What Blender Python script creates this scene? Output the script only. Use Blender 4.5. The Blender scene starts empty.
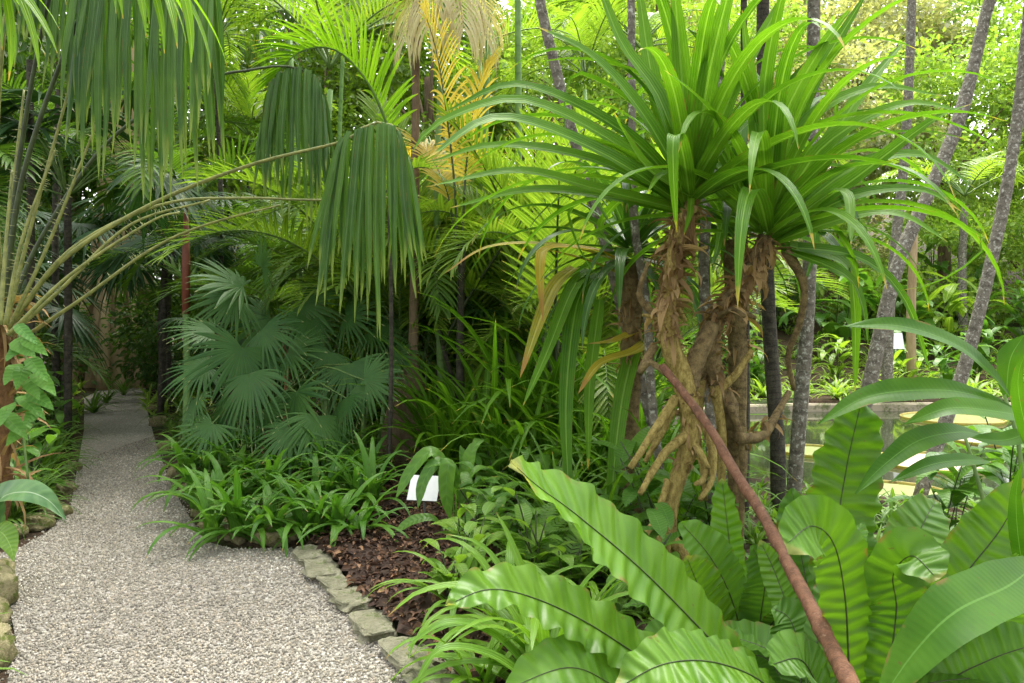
import bpy, math, random
import numpy as np
from mathutils import Matrix

# ------------------------------------------------------------------ camera, sky, sun, exposure
S = bpy.context.scene
COL = S.collection
PI = math.pi
W_PX, H_PX, F, HC, HY = 1024, 683, 800.0, 1.55, 315.0   # focal length in px, eye height, horizon row
cam = bpy.data.cameras.new('camera'); camo = bpy.data.objects.new('camera', cam); COL.objects.link(camo)
camo.location = (0, 0, HC); camo.rotation_euler = (PI/2, 0, 0)
cam.sensor_width = 36; cam.lens = F*36/W_PX; cam.shift_y = (HY-H_PX/2)/W_PX
cam.clip_start = .05; cam.clip_end = 600
S.camera = camo
SUN_EL, SUN_AZ = math.radians(64), math.radians(75)     # azimuth measured from +X, counter-clockwise
wd = bpy.data.worlds.new('World'); S.world = wd; wd.use_nodes = True
nt = wd.node_tree; bg = nt.nodes['Background']
sky = nt.nodes.new('ShaderNodeTexSky'); sky.sky_type = 'NISHITA'; sky.sun_disc = False
sky.sun_elevation = SUN_EL; sky.sun_rotation = PI/2-SUN_AZ
sky.dust_density = 4.0; sky.air_density = 1.0; sky.ozone_density = 1.0
hs = nt.nodes.new('ShaderNodeHueSaturation'); hs.inputs['Saturation'].default_value = .12
nt.links.new(sky.outputs[0], hs.inputs['Color']); nt.links.new(hs.outputs[0], bg.inputs[0])
bg.inputs[1].default_value = .15
sl = bpy.data.lights.new('sun', 'SUN'); sl.energy = 1.0; sl.angle = math.radians(25); sl.color = (1, .93, .80)
so = bpy.data.objects.new('sun', sl); COL.objects.link(so)
so.rotation_euler = (PI/2-SUN_EL, 0, SUN_AZ+PI/2)
S.view_settings.view_transform = 'Standard'; S.view_settings.look = 'None'
S.view_settings.gamma = 1; S.view_settings.use_curve_mapping = False
S.view_settings.exposure = 2.27
S.render.engine = 'CYCLES'
S.cycles.use_denoising = True
S.cycles.max_bounces = 8; S.cycles.diffuse_bounces = 4; S.cycles.glossy_bounces = 3
S.cycles.transmission_bounces = 6; S.cycles.transparent_max_bounces = 6
S.cycles.sample_clamp_indirect = 6

rng = np.random.default_rng(7)
random.seed(7)
U = lambda a, b: float(rng.uniform(a, b))

# ------------------------------------------------------------------ helpers
def P(px, py, d):                       # photo pixel at distance d in front of the lens
    return np.array([(px-512)*d/F, d, HC+(HY-py)*d/F])
def G(px, py, z=0.0):                   # photo pixel on the level z
    d = (HC-z)*F/(py-HY); return np.array([(px-512)*d/F, d, z])
def nrm(v):
    v = np.asarray(v, float); return v/np.maximum(np.linalg.norm(v, axis=-1, keepdims=True), 1e-9)
def spline(pts, n):
    p = np.asarray(pts, float)
    if len(p) == 2: return p[0]+(p[1]-p[0])*np.linspace(0, 1, n)[:, None]
    q = np.vstack([2*p[0]-p[1], p, 2*p[-1]-p[-2]])
    seg = np.linalg.norm(np.diff(p, axis=0), axis=1); cum = np.concatenate([[0], np.cumsum(seg)])
    out = []
    for s in np.linspace(0, cum[-1], n):
        i = min(max(np.searchsorted(cum, s, side='right')-1, 0), len(p)-2)
        t = (s-cum[i])/max(seg[i], 1e-9)
        a, b, c, d = q[i], q[i+1], q[i+2], q[i+3]
        out.append(.5*((2*b)+(c-a)*t+(2*a-5*b+4*c-d)*t*t+(3*b-3*c+d-a)*t**3))
    return np.array(out)
def tangents(p):
    return nrm(np.gradient(p, axis=0))
def arc(base, az, el0, L, n=10, droop=1.2, p=1.6, kink=None, wob=0.0):
    t = np.linspace(0, 1, n); el = el0-droop*t**p
    if kink is not None: el = np.where(t > kink, np.minimum(el-1.4, -1.1), el)
    a = az+wob*np.sin(t*3+az)
    d = np.stack([np.cos(el)*np.cos(a), np.cos(el)*np.sin(a), np.sin(el)], 1)*(L/(n-1))
    pts = np.zeros((n, 3)); pts[1:] = np.cumsum((d[:-1]+d[1:])/2, 0)
    return pts+np.asarray(base)

class MB:
    """collects quads of ONE mesh object"""
    def __init__(s): s.v = []; s.q = []; s.uv = []; s.r = []; s.n = 0
    def raw(s, v, q, uv, r):
        v = np.asarray(v, float).reshape(-1, 3); k = len(v)
        s.v.append(v); s.q.append(np.asarray(q, int)+s.n); s.uv.append(np.asarray(uv, float).reshape(-1, 2))
        s.r.append(np.full(k, r) if np.isscalar(r) else np.asarray(r, float)); s.n += k
    def grid(s, V, uv, r, wrap=False):
        n, m = V.shape[:2]; idx = np.arange(n*m).reshape(n, m)
        if wrap: a, b = idx[:-1], np.roll(idx, -1, 1)[:-1]; c, d = np.roll(idx, -1, 1)[1:], idx[1:]
        else: a, b, c, d = idx[:-1, :-1], idx[:-1, 1:], idx[1:, 1:], idx[1:, :-1]
        s.raw(V.reshape(-1, 3), np.stack([a, b, c, d], -1).reshape(-1, 4), uv.reshape(-1, 2), r)
    def strap(s, pts, side, w, fold=.25, na=2, r=None, ripple=None, vlen=1.0):
        pts = np.asarray(pts, float); n = len(pts)
        T = tangents(pts); side = np.broadcast_to(np.asarray(side, float), (n, 3))
        side = nrm(side-T*np.sum(side*T, 1, keepdims=True)); N = np.cross(side, T)
        u = np.linspace(-1, 1, na+1); w = np.broadcast_to(np.asarray(w, float), (n,))
        off = fold*np.abs(u)[None, :]*w[:, None]
        if ripple is not None: off = off+ripple(np.linspace(0, 1, n)[:, None], u[None, :])
        V = pts[:, None]+side[:, None]*(u[None, :, None]*w[:, None, None])+N[:, None]*off[..., None]
        uv = np.stack(np.broadcast_arrays((u[None, :]+1)/2, np.linspace(0, vlen, n)[:, None]), -1)
        s.grid(V, uv, U(0, 1) if r is None else r)
    def tube(s, pts, rad, sides=6, r=None, rough=0.0, flute=None):
        pts = np.asarray(pts, float); n = len(pts); T = tangents(pts)
        ref = np.array([0, 0, 1.]) if abs(T[:, 2]).mean() < .9 else np.array([1., 0, 0])
        A = nrm(np.cross(T, ref)); B = np.cross(T, A)
        rad = np.broadcast_to(np.asarray(rad, float), (n,)); a = np.arange(sides)*2*PI/sides
        R = rad[:, None]*np.ones((1, sides))
        if rough: R = R*(1+rough*rng.normal(size=R.shape))
        if flute is not None: R = R*flute(np.linspace(0, 1, n)[:, None], a[None, :])
        V = pts[:, None]+R[..., None]*(A[:, None]*np.cos(a)[None, :, None]+B[:, None]*np.sin(a)[None, :, None])
        V = np.concatenate([np.repeat(pts[:1, None], sides, 1), V, np.repeat(pts[-1:, None], sides, 1)], 0)
        L = np.concatenate([[0], np.cumsum(np.linalg.norm(np.diff(pts, axis=0), axis=1))]); L = np.concatenate([[0], L, [L[-1]]])
        uv = np.stack(np.broadcast_arrays((a/(2*PI))[None, :], L[:, None]), -1)
        s.grid(V, uv, U(0, 1) if r is None else r, wrap=True)
    def leaves(s, c, L, axis, nor, wr=.3, fold=.12):
        """many small oval leaves, two folded quads each"""
        c = np.asarray(c); k = len(c); L = np.broadcast_to(np.asarray(L, float), (k,))[:, None]
        axis = nrm(axis); side = nrm(np.cross(axis, nor)); no = np.cross(side, axis)
        pt = lambda a, b, h: c+axis*a*L+side*b*L+no*h*L
        V = np.stack([pt(0, 0, 0), pt(.3, wr, fold), pt(.68, wr*.85, fold), pt(1, 0, -.12), pt(.68, -wr*.85, fold), pt(.3, -wr, fold)], 1)
        i = np.arange(k)[:, None]*6
        q = np.concatenate([i+[0, 1, 2, 3], i+[3, 4, 5, 0]], 0)
        uv = np.tile([[.5, 0], [1, .3], [1, .68], [.5, 1], [0, .68], [0, .3]], (k, 1))
        s.raw(V, q, uv, np.repeat(rng.uniform(0, 1, k), 6))
    def box(s, c, sz, M=None, r=.5):
        x, y, z = np.array(sz)/2
        V = np.array([[-x,-y,-z],[x,-y,-z],[x,y,-z],[-x,y,-z],[-x,-y,z],[x,-y,z],[x,y,z],[-x,y,z]])
        if M is not None: V = V@np.array(M).T
        s.raw(V+np.asarray(c), [[3,2,1,0],[4,5,6,7],[0,1,5,4],[1,2,6,5],[2,3,7,6],[3,0,4,7]], np.zeros((8, 2)), r)
    def mesh(s, name, mat, origin=(0, 0, 0), smooth=True):
        me = bpy.data.meshes.new(name)
        v = np.concatenate(s.v)-np.asarray(origin, float); q = np.concatenate(s.q); uv = np.concatenate(s.uv); r = np.concatenate(s.r)
        me.vertices.add(len(v)); me.vertices.foreach_set('co', v.astype('f').ravel())
        k = q.shape[1]
        me.loops.add(q.size); me.loops.foreach_set('vertex_index', q.astype('i').ravel())
        me.polygons.add(len(q)); me.polygons.foreach_set('loop_start', np.arange(0, q.size, k).astype('i'))
        me.polygons.foreach_set('loop_total', np.full(len(q), k, 'i'))
        me.polygons.foreach_set('use_smooth', np.full(len(q), smooth))
        me.uv_layers.new(name='UVMap').data.foreach_set('uv', uv[q.ravel()].astype('f').ravel())
        me.attributes.new('rnd', 'FLOAT', 'POINT').data.foreach_set('value', r.astype('f'))
        me.materials.append(mat); me.update(); me.validate()
        return me
def link(name, me, parent=None, loc=(0, 0, 0), rz=0.0):
    o = bpy.data.objects.new(name, me); COL.objects.link(o); o.location = loc; o.rotation_euler = (0, 0, rz)
    if parent is not None: o.parent = parent
    return o
def tag(o, label, cat, group=None):
    o['label'] = label; o['category'] = cat
    if group: o['group'] = group
    return o
def thing(name, label, cat, loc, group=None, rz=0.0):
    return tag(link(name, None, None, loc, rz), label, cat, group)
def part(name, mb, mat, root, parent=None, smooth=True):
    """a part authored in world space under an unrotated root"""
    return link(name, mb.mesh(name, mat, root.location, smooth), parent or root)
def kind(o, k): o['kind'] = k; return o
ORD = ['leftmost', 'second from the left', 'third from the left', 'fourth from the left', 'fifth from the left', 'sixth from the left', 'seventh from the left',
       'eighth from the left', 'ninth from the left', 'tenth from the left', 'eleventh from the left', 'twelfth from the left', 'thirteenth from the left',
       'fourteenth from the left', 'fifteenth from the left', 'sixteenth from the left', 'seventeenth from the left', 'eighteenth from the left',
       'nineteenth from the left', 'twentieth from the left']

# ------------------------------------------------------------------ materials
class NB:
    def __init__(s, name):
        s.m = bpy.data.materials.new(name); s.m.use_nodes = True; s.t = s.m.node_tree; s.N = s.t.nodes
        s.N.clear(); s.out = s.N.new('ShaderNodeOutputMaterial')
    def n(s, t, **k):
        o = s.N.new('ShaderNode'+t)
        for a, b in k.items(): setattr(o, a, b)
        return o
    def put(s, sock, v):
        if hasattr(v, 'is_output'): s.t.links.new(v, sock)
        else: sock.default_value = (*v, 1) if isinstance(v, tuple) and len(v) == 3 and sock.type == 'RGBA' else v
    def math(s, op, a, b=0.0, c=None, clamp=False):
        o = s.n('Math', operation=op); o.use_clamp = clamp; s.put(o.inputs[0], a); s.put(o.inputs[1], b)
        if c is not None: s.put(o.inputs[2], c)
        return o.outputs[0]
    def mix(s, f, a, b, mode='MIX'):
        o = s.n('Mix', data_type='RGBA', blend_type=mode); s.put(o.inputs[0], f); s.put(o.inputs[6], a); s.put(o.inputs[7], b); return o.outputs[2]
    def ramp(s, f, lo, hi, a=0.0, b=1.0):
        o = s.n('MapRange'); o.interpolation_type = 'SMOOTHSTEP'
        for i, v in enumerate((f, lo, hi, a, b)): s.put(o.inputs[i], v)
        return o.outputs[0]
    def noise(s, scale, detail=3, vec=None, rough=.55):
        o = s.n('TexNoise'); o.inputs['Scale'].default_value = scale; o.inputs['Detail'].default_value = detail; o.inputs['Roughness'].default_value = rough
        if vec is not None: s.t.links.new(vec, o.inputs['Vector'])
        return o.outputs[0]
    def bump(s, h, strength, dist=.01):
        o = s.n('Bump'); o.inputs['Strength'].default_value = strength; o.inputs['Distance'].default_value = dist; s.put(o.inputs['Height'], h); return o.outputs[0]
    def principled(s, col, rough=.5, normal=None, spec=.5):
        o = s.n('BsdfPrincipled'); s.put(o.inputs['Base Color'], col); s.put(o.inputs['Roughness'], rough); o.inputs['Specular IOR Level'].default_value = spec
        if normal is not None: s.t.links.new(normal, o.inputs['Normal'])
        return o
    def done(s, sh): s.t.links.new(sh, s.out.inputs['Surface']); return s.m
def mulc(c, k): return tuple(max(0, a*b) for a, b in zip(c, k)) if not np.isscalar(k) else tuple(a*k for a in c)

def leaf_mat(name, a, b, trans=.35, rough=.4, vein='strap', nv=9, mid=.05, midc=None, tip=.0, tipc=(.28, .2, .06), spec=.28, bump=.25, mott=.35, edge=None, vc=.22):
    wm = (1.2, 1.0, .85) if a[1] > a[0]*1.25 else (1, 1, 1); a = tuple(x*y for x, y in zip(a, wm)); b = tuple(x*y for x, y in zip(b, wm))
    m = NB(name)
    rnd = m.n('Attribute'); rnd.attribute_name = 'rnd'; oi = m.n('ObjectInfo'); uvn = m.n('UVMap'); tc = m.n('TexCoord')
    sx = m.n('SeparateXYZ'); m.t.links.new(uvn.outputs[0], sx.inputs[0]); u, v = sx.outputs[0], sx.outputs[1]
    r = m.math('FRACT', m.math('ADD', rnd.outputs['Fac'], m.math('MULTIPLY', oi.outputs['Random'], .6)))
    ns = m.noise(5, 4, tc.outputs['Object'])
    f = m.math('ADD', m.math('MULTIPLY', r, 1-mott), m.math('MULTIPLY', m.ramp(ns, .3, .7), mott))
    col = m.mix(f, a, b)
    au = m.math('ABSOLUTE', m.math('SUBTRACT', u, .5))          # 0 midrib .. .5 edge
    if vein == 'strap':
        h = m.math('SINE', m.math('MULTIPLY', u, nv*2*PI))
        h2 = m.noise(1.0, 2, None)
    elif vein == 'pinnate':
        h = m.math('SINE', m.math('SUBTRACT', m.math('MULTIPLY', v, nv*2*PI), m.math('MULTIPLY', au, 9)))
    else: h = ns
    if vein in ('strap', 'pinnate'):
        col = m.mix(m.math('MULTIPLY', m.ramp(h, -.2, 1), vc), col, mulc(b, (1.35, 1.3, 1.2)))
    if mid > 0:
        col = m.mix(m.math('MULTIPLY', m.ramp(au, mid*.4, mid, 1, 0), .75), col, midc or mulc(b, (1.9, 1.6, 1.5)))
    if edge: col = m.mix(m.math('MULTIPLY', m.ramp(au, .36, .48), .8), col, edge)
    ed = m.math('MULTIPLY', m.ramp(au, .40, .49), m.ramp(m.noise(7, 4, tc.outputs['Object'], .7), .55, .64)); col = m.mix(m.math('MULTIPLY', ed, .8), col, (.17, .11, .035))
    # blemishes: brown specks and dried tips that stay with the leaf
    sp = m.noise(38, 2, tc.outputs['Object'])
    col = m.mix(m.ramp(sp, .70, .76, 0, .55), col, (.10, .07, .02))
    if tip > 0:
        tv = m.math('ADD', v, m.math('MULTIPLY', m.math('SUBTRACT', ns, .5), .25))
        col = m.mix(m.ramp(tv, 1-tip, 1-tip*.35), col, tipc)
    nb = m.bump(h, bump, .004)
    pr = m.principled(col, m.math('ADD', rough, m.math('MULTIPLY', m.math('SUBTRACT', ns, .5), .25)), nb, spec)
    tr = m.n('BsdfTranslucent'); m.t.links.new(m.mix(1.0, col, (1.7, 1.75, .75), 'MULTIPLY'), tr.inputs[0]); m.t.links.new(nb, tr.inputs['Normal'])
    mx = m.n('MixShader'); mx.inputs[0].default_value = trans
    m.t.links.new(pr.outputs[0], mx.inputs[1]); m.t.links.new(tr.outputs[0], mx.inputs[2])
    return m.done(mx.outputs[0])
def bark_mat(name, a, b, rings=0.0, lichen=None, lic=.5, scale=9, rough=.85, bump=.6, stretch=1.0):
    m = NB(name); tc = m.n('TexCoord'); uvn = m.n('UVMap'); sx = m.n('SeparateXYZ'); m.t.links.new(uvn.outputs[0], sx.inputs[0])
    mp = m.n('Mapping'); m.t.links.new(tc.outputs['Object'], mp.inputs[0]); mp.inputs['Scale'].default_value = (1, 1, stretch)
    n1 = m.noise(scale, 6, mp.outputs[0], .65); n2 = m.noise(scale*6, 4, mp.outputs[0], .7)
    h = m.math('ADD', n1, m.math('MULTIPLY', n2, .5))
    col = m.mix(m.ramp(h, .5, 1.0), a, b)
    if rings:
        w = m.math('SINE', m.math('ADD', m.math('MULTIPLY', sx.outputs[1], rings*2*PI), m.math('MULTIPLY', n1, 9)))
        ring = m.ramp(w, .75, 1.0); col = m.mix(m.math('MULTIPLY', ring, .38), col, mulc(a, .45)); h = m.math('SUBTRACT', h, m.math('MULTIPLY', ring, .6))
    if lichen:
        n3 = m.noise(scale*1.7, 5, tc.outputs['Object'], .7)
        col = m.mix(m.ramp(n3, 1-lic-.02, 1-lic+.12), col, lichen)
    return m.done(m.principled(col, rough, m.bump(h, bump, .02), .25).outputs[0])
def plain_mat(name, a, b=None, rough=.6, scale=12, bump=.1, spec=.4):
    m = NB(name); tc = m.n('TexCoord'); n = m.noise(scale, 5, tc.outputs['Object'], .65)
    return m.done(m.principled(m.mix(m.ramp(n, .3, .7), a, b or mulc(a, .7)), rough, m.bump(n, bump, .01), spec).outputs[0])
def rnd_mat(name, stops, rough=.8, bump=.0):
    m = NB(name); at = m.n('Attribute'); at.attribute_name = 'rnd'; cr = m.n('ValToRGB'); tc = m.n('TexCoord')
    e = cr.color_ramp.elements
    while len(e) < len(stops): e.new(.5)
    for x, (p, c) in zip(e, stops): x.position = p; x.color = (*c, 1)
    m.t.links.new(at.outputs['Fac'], cr.inputs[0])
    n = m.noise(60, 3, tc.outputs['Object'])
    col = m.mix(.35, cr.outputs[0], m.mix(m.ramp(n, .35, .65), (.15, .13, .11), (.7, .66, .6)), 'OVERLAY')
    return m.done(m.principled(col, rough, m.bump(n, .3, .004), .3).outputs[0])

M = {}
M['pandan'] = leaf_mat('pandan_leaf', (.036, .13, .010), (.10, .26, .018), .38, .4, 'strap', 7, .07, (.2, .36, .06), .05, (.4, .32, .06), spec=.16)
M['pandan_yellow'] = leaf_mat('yellowing_leaf', (.16, .22, .03), (.42, .36, .04), .4, .45, 'strap', 6, .09, (.5, .44, .1), .25, (.35, .2, .05))
M['pandan_dark'] = leaf_mat('dark_pandan_leaf', (.02, .075, .012), (.05, .15, .02), .3, .34, 'strap', 7, .07, (.12, .24, .05), .05)
M['dead_leaf'] = leaf_mat('dead_leaf', (.085, .045, .02), (.42, .29, .14), .2, .75, 'strap', 5, 0, bump=.5, spec=.15)
M['nest'] = leaf_mat('nest_fern', (.045, .145, .012), (.09, .225, .02), .36, .42, 'pinnate', 26, .012, (.03, .045, .012), .04, (.2, .22, .05), bump=.7, mott=.7)
M['nest_dark'] = leaf_mat('nest_fern_dark', (.04, .13, .018), (.085, .22, .03), .34, .42, 'pinnate', 26, .02, (.12, .2, .06), 0, bump=.4, mott=.7)
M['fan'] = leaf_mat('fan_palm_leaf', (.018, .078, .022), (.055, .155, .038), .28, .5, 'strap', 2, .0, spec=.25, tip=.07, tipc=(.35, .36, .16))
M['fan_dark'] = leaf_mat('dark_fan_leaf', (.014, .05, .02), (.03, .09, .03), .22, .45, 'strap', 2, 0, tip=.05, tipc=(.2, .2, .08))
M['curtain'] = leaf_mat('hanging_leaflet', (.016, .062, .02), (.07, .18, .028), .28, .4, 'strap', 6, .05, (.12, .2, .07), .22, (.17, .24, .05))
M['bright'] = leaf_mat('bright_leaflet', (.07, .2, .012), (.15, .33, .025), .45, .35, 'strap', 4, .06, tip=.06, tipc=(.45, .32, .05))
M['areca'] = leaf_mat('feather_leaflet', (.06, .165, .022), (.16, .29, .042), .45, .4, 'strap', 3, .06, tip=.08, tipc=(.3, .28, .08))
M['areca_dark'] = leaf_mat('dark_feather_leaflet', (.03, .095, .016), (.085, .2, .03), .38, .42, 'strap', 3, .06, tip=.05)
M['yellow'] = leaf_mat('yellow_leaflet', (.42, .33, .05), (.58, .46, .11), .45, .45, 'strap', 3, .05, tip=.1)
M['cream'] = leaf_mat('dry_cream_leaflet', (.33, .27, .13), (.55, .5, .32), .35, .6, 'strap', 3, 0, mott=.5)
M['mound'] = leaf_mat('border_leaf', (.032, .13, .018), (.095, .25, .03), .33, .4, 'strap', 5, .06, (.09, .22, .04), .03)
M['crinum'] = leaf_mat('lily_leaf', (.07, .2, .02), (.14, .31, .035), .36, .34, 'strap', 5, .06, (.2, .38, .08), .04)
M['broad'] = leaf_mat('broad_leaf', (.035, .13, .022), (.10, .25, .035), .36, .4, 'pinnate', 16, .03, (.12, .25, .06))
M['vine'] = leaf_mat('vine_leaf', (.04, .15, .03), (.1, .26, .05), .38, .55, 'pinnate', 8, .03, (.12, .25, .06), spec=.2)
M['broad_light'] = leaf_mat('pale_broad_leaf', (.07, .2, .03), (.16, .32, .05), .4, .34, 'pinnate', 14, .03, (.25, .4, .1))
M['ginger'] = leaf_mat('ginger_leaf', (.022, .09, .006), (.05, .15, .012), .4, .42, 'pinnate', 44, .025, (.10, .22, .04), bump=.04, mott=.8, vc=.07, spec=.12)
M['fern'] = leaf_mat('fern_pinna', (.05, .15, .02), (.1, .25, .03), .35, .45, 'none', 1, 0)
M['cover'] = leaf_mat('low_leaf', (.035, .11, .016), (.11, .25, .035), .35, .42, 'strap', 3, .05)
M['bank'] = leaf_mat('bank_leaf', (.09, .21, .03), (.22, .40, .06), .4, .4, 'strap', 3, .05, mott=.5)
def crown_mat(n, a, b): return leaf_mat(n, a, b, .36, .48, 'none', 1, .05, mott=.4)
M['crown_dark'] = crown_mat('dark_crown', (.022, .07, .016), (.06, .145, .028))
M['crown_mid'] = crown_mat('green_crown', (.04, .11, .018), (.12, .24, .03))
M['crown_light'] = crown_mat('light_crown', (.11, .27, .05), (.25, .42, .10))  # lighter crown copy: brightness of the open background put into the leaf colour
M['crown_pale'] = crown_mat('haze_pale_crown', (.22, .27, .12), (.46, .46, .30))  # washed-out haze of the far slope painted into the leaf colour
M['caladium'] = leaf_mat('striped_leaf', (.05, .15, .06), (.11, .24, .11), .28, .4, 'pinnate', 9, .03, (.35, .45, .3), mott=.8)
M['stalk'] = plain_mat('green_stalk', (.12, .2, .04), (.07, .13, .03), .5)
M['stalk_y'] = plain_mat('yellow_green_stalk', (.26, .27, .07), (.13, .15, .04), .5, 20)
M['stalk_d'] = plain_mat('dark_stalk', (.05, .075, .02), (.03, .04, .015), .5)
M['cane'] = bark_mat('cane', (.10, .2, .05), (.18, .3, .09), 3.2, None, scale=5, rough=.5, bump=.15)
M['trunk_grey'] = bark_mat('grey_trunk', (.085, .073, .056), (.21, .19, .15), 9, (.42, .42, .36), .46, 18)
M['trunk_dark'] = bark_mat('dark_trunk', (.022, .02, .015), (.085, .075, .055), 22, (.2, .2, .15), .36, 16)
M['pandan_bark'] = bark_mat('pandan_bark', (.075, .05, .022), (.27, .2, .085), 0, (.13, .14, .04), .4, 26, bump=1.0)
M['root'] = bark_mat('prop_root', (.17, .12, .03), (.48, .38, .12), 0, (.15, .125, .035), .42, 48, .9, 1.0, .5)
M['rust'] = bark_mat('rust_branch', (.075, .034, .018), (.19, .09, .048), 0, (.24, .16, .10), .4, 30, .7, .5, .25)
M['brown_bark'] = bark_mat('brown_bark', (.09, .06, .035), (.22, .16, .10), 0, (.13, .14, .06), .4, 6, .9, .8, .3)
M['tan_bark'] = bark_mat('tan_bark', (.26, .19, .10), (.44, .34, .2), 0, (.15, .16, .06), .36, 3, .9, .8, .25)
M['fibre'] = bark_mat('fibre_trunk', (.10, .05, .02), (.27, .15, .065), 0, (.10, .12, .04), .35, 10, .9, .9)
M['red_stem'] = plain_mat('red_stem', (.24, .07, .04), (.17, .055, .03), .55)
M['rock_moss'] = bark_mat('mossy_rock', (.13, .115, .055), (.33, .29, .16), 0, (.10, .12, .025), .5, 11, .95, 1.0)
M['rock_grey'] = bark_mat('edging_rock', (.12, .12, .07), (.26, .245, .17), 0, (.10, .12, .045), .46, 8, .9, .8)
M['conc'] = bark_mat('pale_concrete', (.30, .26, .19), (.36, .31, .22), 0, (.11, .13, .05), .5, 2.5, .85, .3)
M['white'] = plain_mat('white_card', (.8, .8, .8), (.74, .75, .76), .4)
M['post'] = plain_mat('metal_post', (.12, .12, .12), (.08, .08, .08), .5)
M['pad'] = leaf_mat('lily_pad', (.17, .27, .09), (.28, .38, .17), .2, .4, 'none', 1, 0)
M['pad_rim'] = leaf_mat('lily_pad_rim', (.34, .32, .07), (.45, .37, .12), .3, .5, 'none', 1, 0)
M['litter'] = rnd_mat('litter', [(0, (.028, .016, .01)), (.4, (.075, .04, .024)), (.72, (.14, .075, .042)), (.93, (.22, .125, .07)), (1, (.34, .22, .12))], .8)
M['pebble'] = rnd_mat('pebble', [(0, (.115, .107, .088)), (.2, (.205, .193, .160)), (.5, (.265, .248, .200)), (.72, (.34, .297, .228)), (.9, (.425, .402, .338)), (1, (.63, .605, .53))], .75)
# gravel bed under the loose stones
m = NB('gravel_bed'); tc = m.n('TexCoord'); vo = m.n('TexVoronoi'); vo.inputs['Scale'].default_value = 85; m.t.links.new(tc.outputs['Object'], vo.inputs['Vector'])
sp = m.n('SeparateColor'); m.t.links.new(vo.outputs['Color'], sp.inputs[0])
cr = m.n('ValToRGB'); e = cr.color_ramp.elements
e[0].color = (.2, .184, .158, 1); e[1].color = (.58, .555, .5, 1)
for p_, c_ in ((.3, (.25, .234, .2, 1)), (.6, (.33, .312, .265, 1)), (.85, (.41, .38, .32, 1))): x = e.new(p_); x.color = c_
m.t.links.new(sp.outputs[0], cr.inputs[0])
big = m.noise(.9, 4, tc.outputs['Object'])
col = m.mix(m.ramp(big, .35, .7, 0, .35), cr.outputs[0], (.2, .17, .14))
M['gravel'] = m.done(m.principled(col, .85, m.bump(m.math('SUBTRACT', 1, vo.outputs['Distance']), .9, .012), .3).outputs[0])
m = NB('soil'); tc = m.n('TexCoord'); n1 = m.noise(1.3, 6, tc.outputs['Object']); n2 = m.noise(30, 5, tc.outputs['Object'], .7)
col = m.mix(m.ramp(n2, .35, .65), (.028, .019, .011), (.085, .055, .032)); col = m.mix(m.ramp(n1, .5, .62, 0, .75), col, (.035, .07, .016))
M['soil'] = m.done(m.principled(col, .95, m.bump(n2, .9, .03), .2).outputs[0])
m = NB('water'); tc = m.n('TexCoord'); n1 = m.noise(1.2, 3, tc.outputs['Object']); n2 = m.noise(.35, 3, tc.outputs['Object'])
M['water'] = m.done(m.principled(m.mix(m.ramp(n2, .35, .65), (.022, .03, .014), (.045, .055, .03)), .05, m.bump(n1, .06, .05), .6).outputs[0])

# ------------------------------------------------------------------ the ground, path, pond
PATH_PX = [(452,700),(430,676),(378,628),(345,592),(318,562),(292,548),(232,549),(205,541),(182,505),(168,478),(155,440),(146,405),(146,384),
           (112,384),(84,398),(84,430),(77,470),(70,510),(48,532),(12,552),(-60,556),(-60,590),(6,590),(16,640),(4,700)]
PATH = np.array([G(x, y)[:2] for x, y in PATH_PX]+[(-1.4, .5), (-1.4, -6), (1.6, -6), (1.0, 1.0)])
def inside(poly, x, y):
    x, y = np.asarray(x), np.asarray(y); c = np.zeros(x.shape, bool); n = len(poly)
    for i in range(n):
        (x0, y0), (x1, y1) = poly[i], poly[i-1]
        c ^= ((y0 > y) != (y1 > y)) & (x < (x1-x0)*(y-y0)/((y1-y0) if y1 != y0 else 1e-9)+x0)
    return c
PC, PR = (8.4, 10.15), (6.6, 3.95)          # pond centre and half axes
pond_f = lambda x, y: (np.abs((x-PC[0])/PR[0])**3.2+np.abs((y-PC[1])/PR[1])**3.2)**(1/3.2)
WATER_Z = -.14
def height(x, y):
    x, y = np.asarray(x, float), np.asarray(y, float)
    hill = np.clip(y-17, 0, None)*np.clip((x+4)/8, 0, 1)*.2
    z = -.02+.03*np.sin(x*1.7+y)*np.sin(y*1.3)+hill+np.clip(y-40, 0, None)*.0
    z = np.where(np.abs(x) > 60, z+(np.abs(x)-60)*.15, z)
    near = inside(PATH, x, y)
    for k in range(8): near = near | inside(PATH, x+.17*math.cos(k*PI/4), y+.17*math.sin(k*PI/4))
    z = np.where(~near, z+.05, -.012)
    p = pond_f(x, y); return np.where(p < 1.01, -.9, z)
gx = np.concatenate([np.linspace(-90, -15, 14)[:-1], np.linspace(-15, 17, 220), np.linspace(17, 90, 14)[1:]])
gy = np.concatenate([np.linspace(-30, -1, 8)[:-1], np.linspace(-1, 20, 150), np.linspace(20, 90, 20)[1:]])
X, Y = np.meshgrid(gx, gy); mb = MB(); mb.grid(np.stack([X, Y, height(X, Y)], -1), np.stack([X, Y], -1), .5)
kind(link('ground', mb.mesh('ground', M['soil'])), 'structure')
# gravel path
mb = MB(); pp = np.array([[x, y, 0.] for x, y in PATH]); mb.raw(pp, np.arange(len(pp))[None], pp[:, :2], .5)
kind(link('gravel_path', mb.mesh('gravel_path', M['gravel'])), 'structure')
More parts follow.
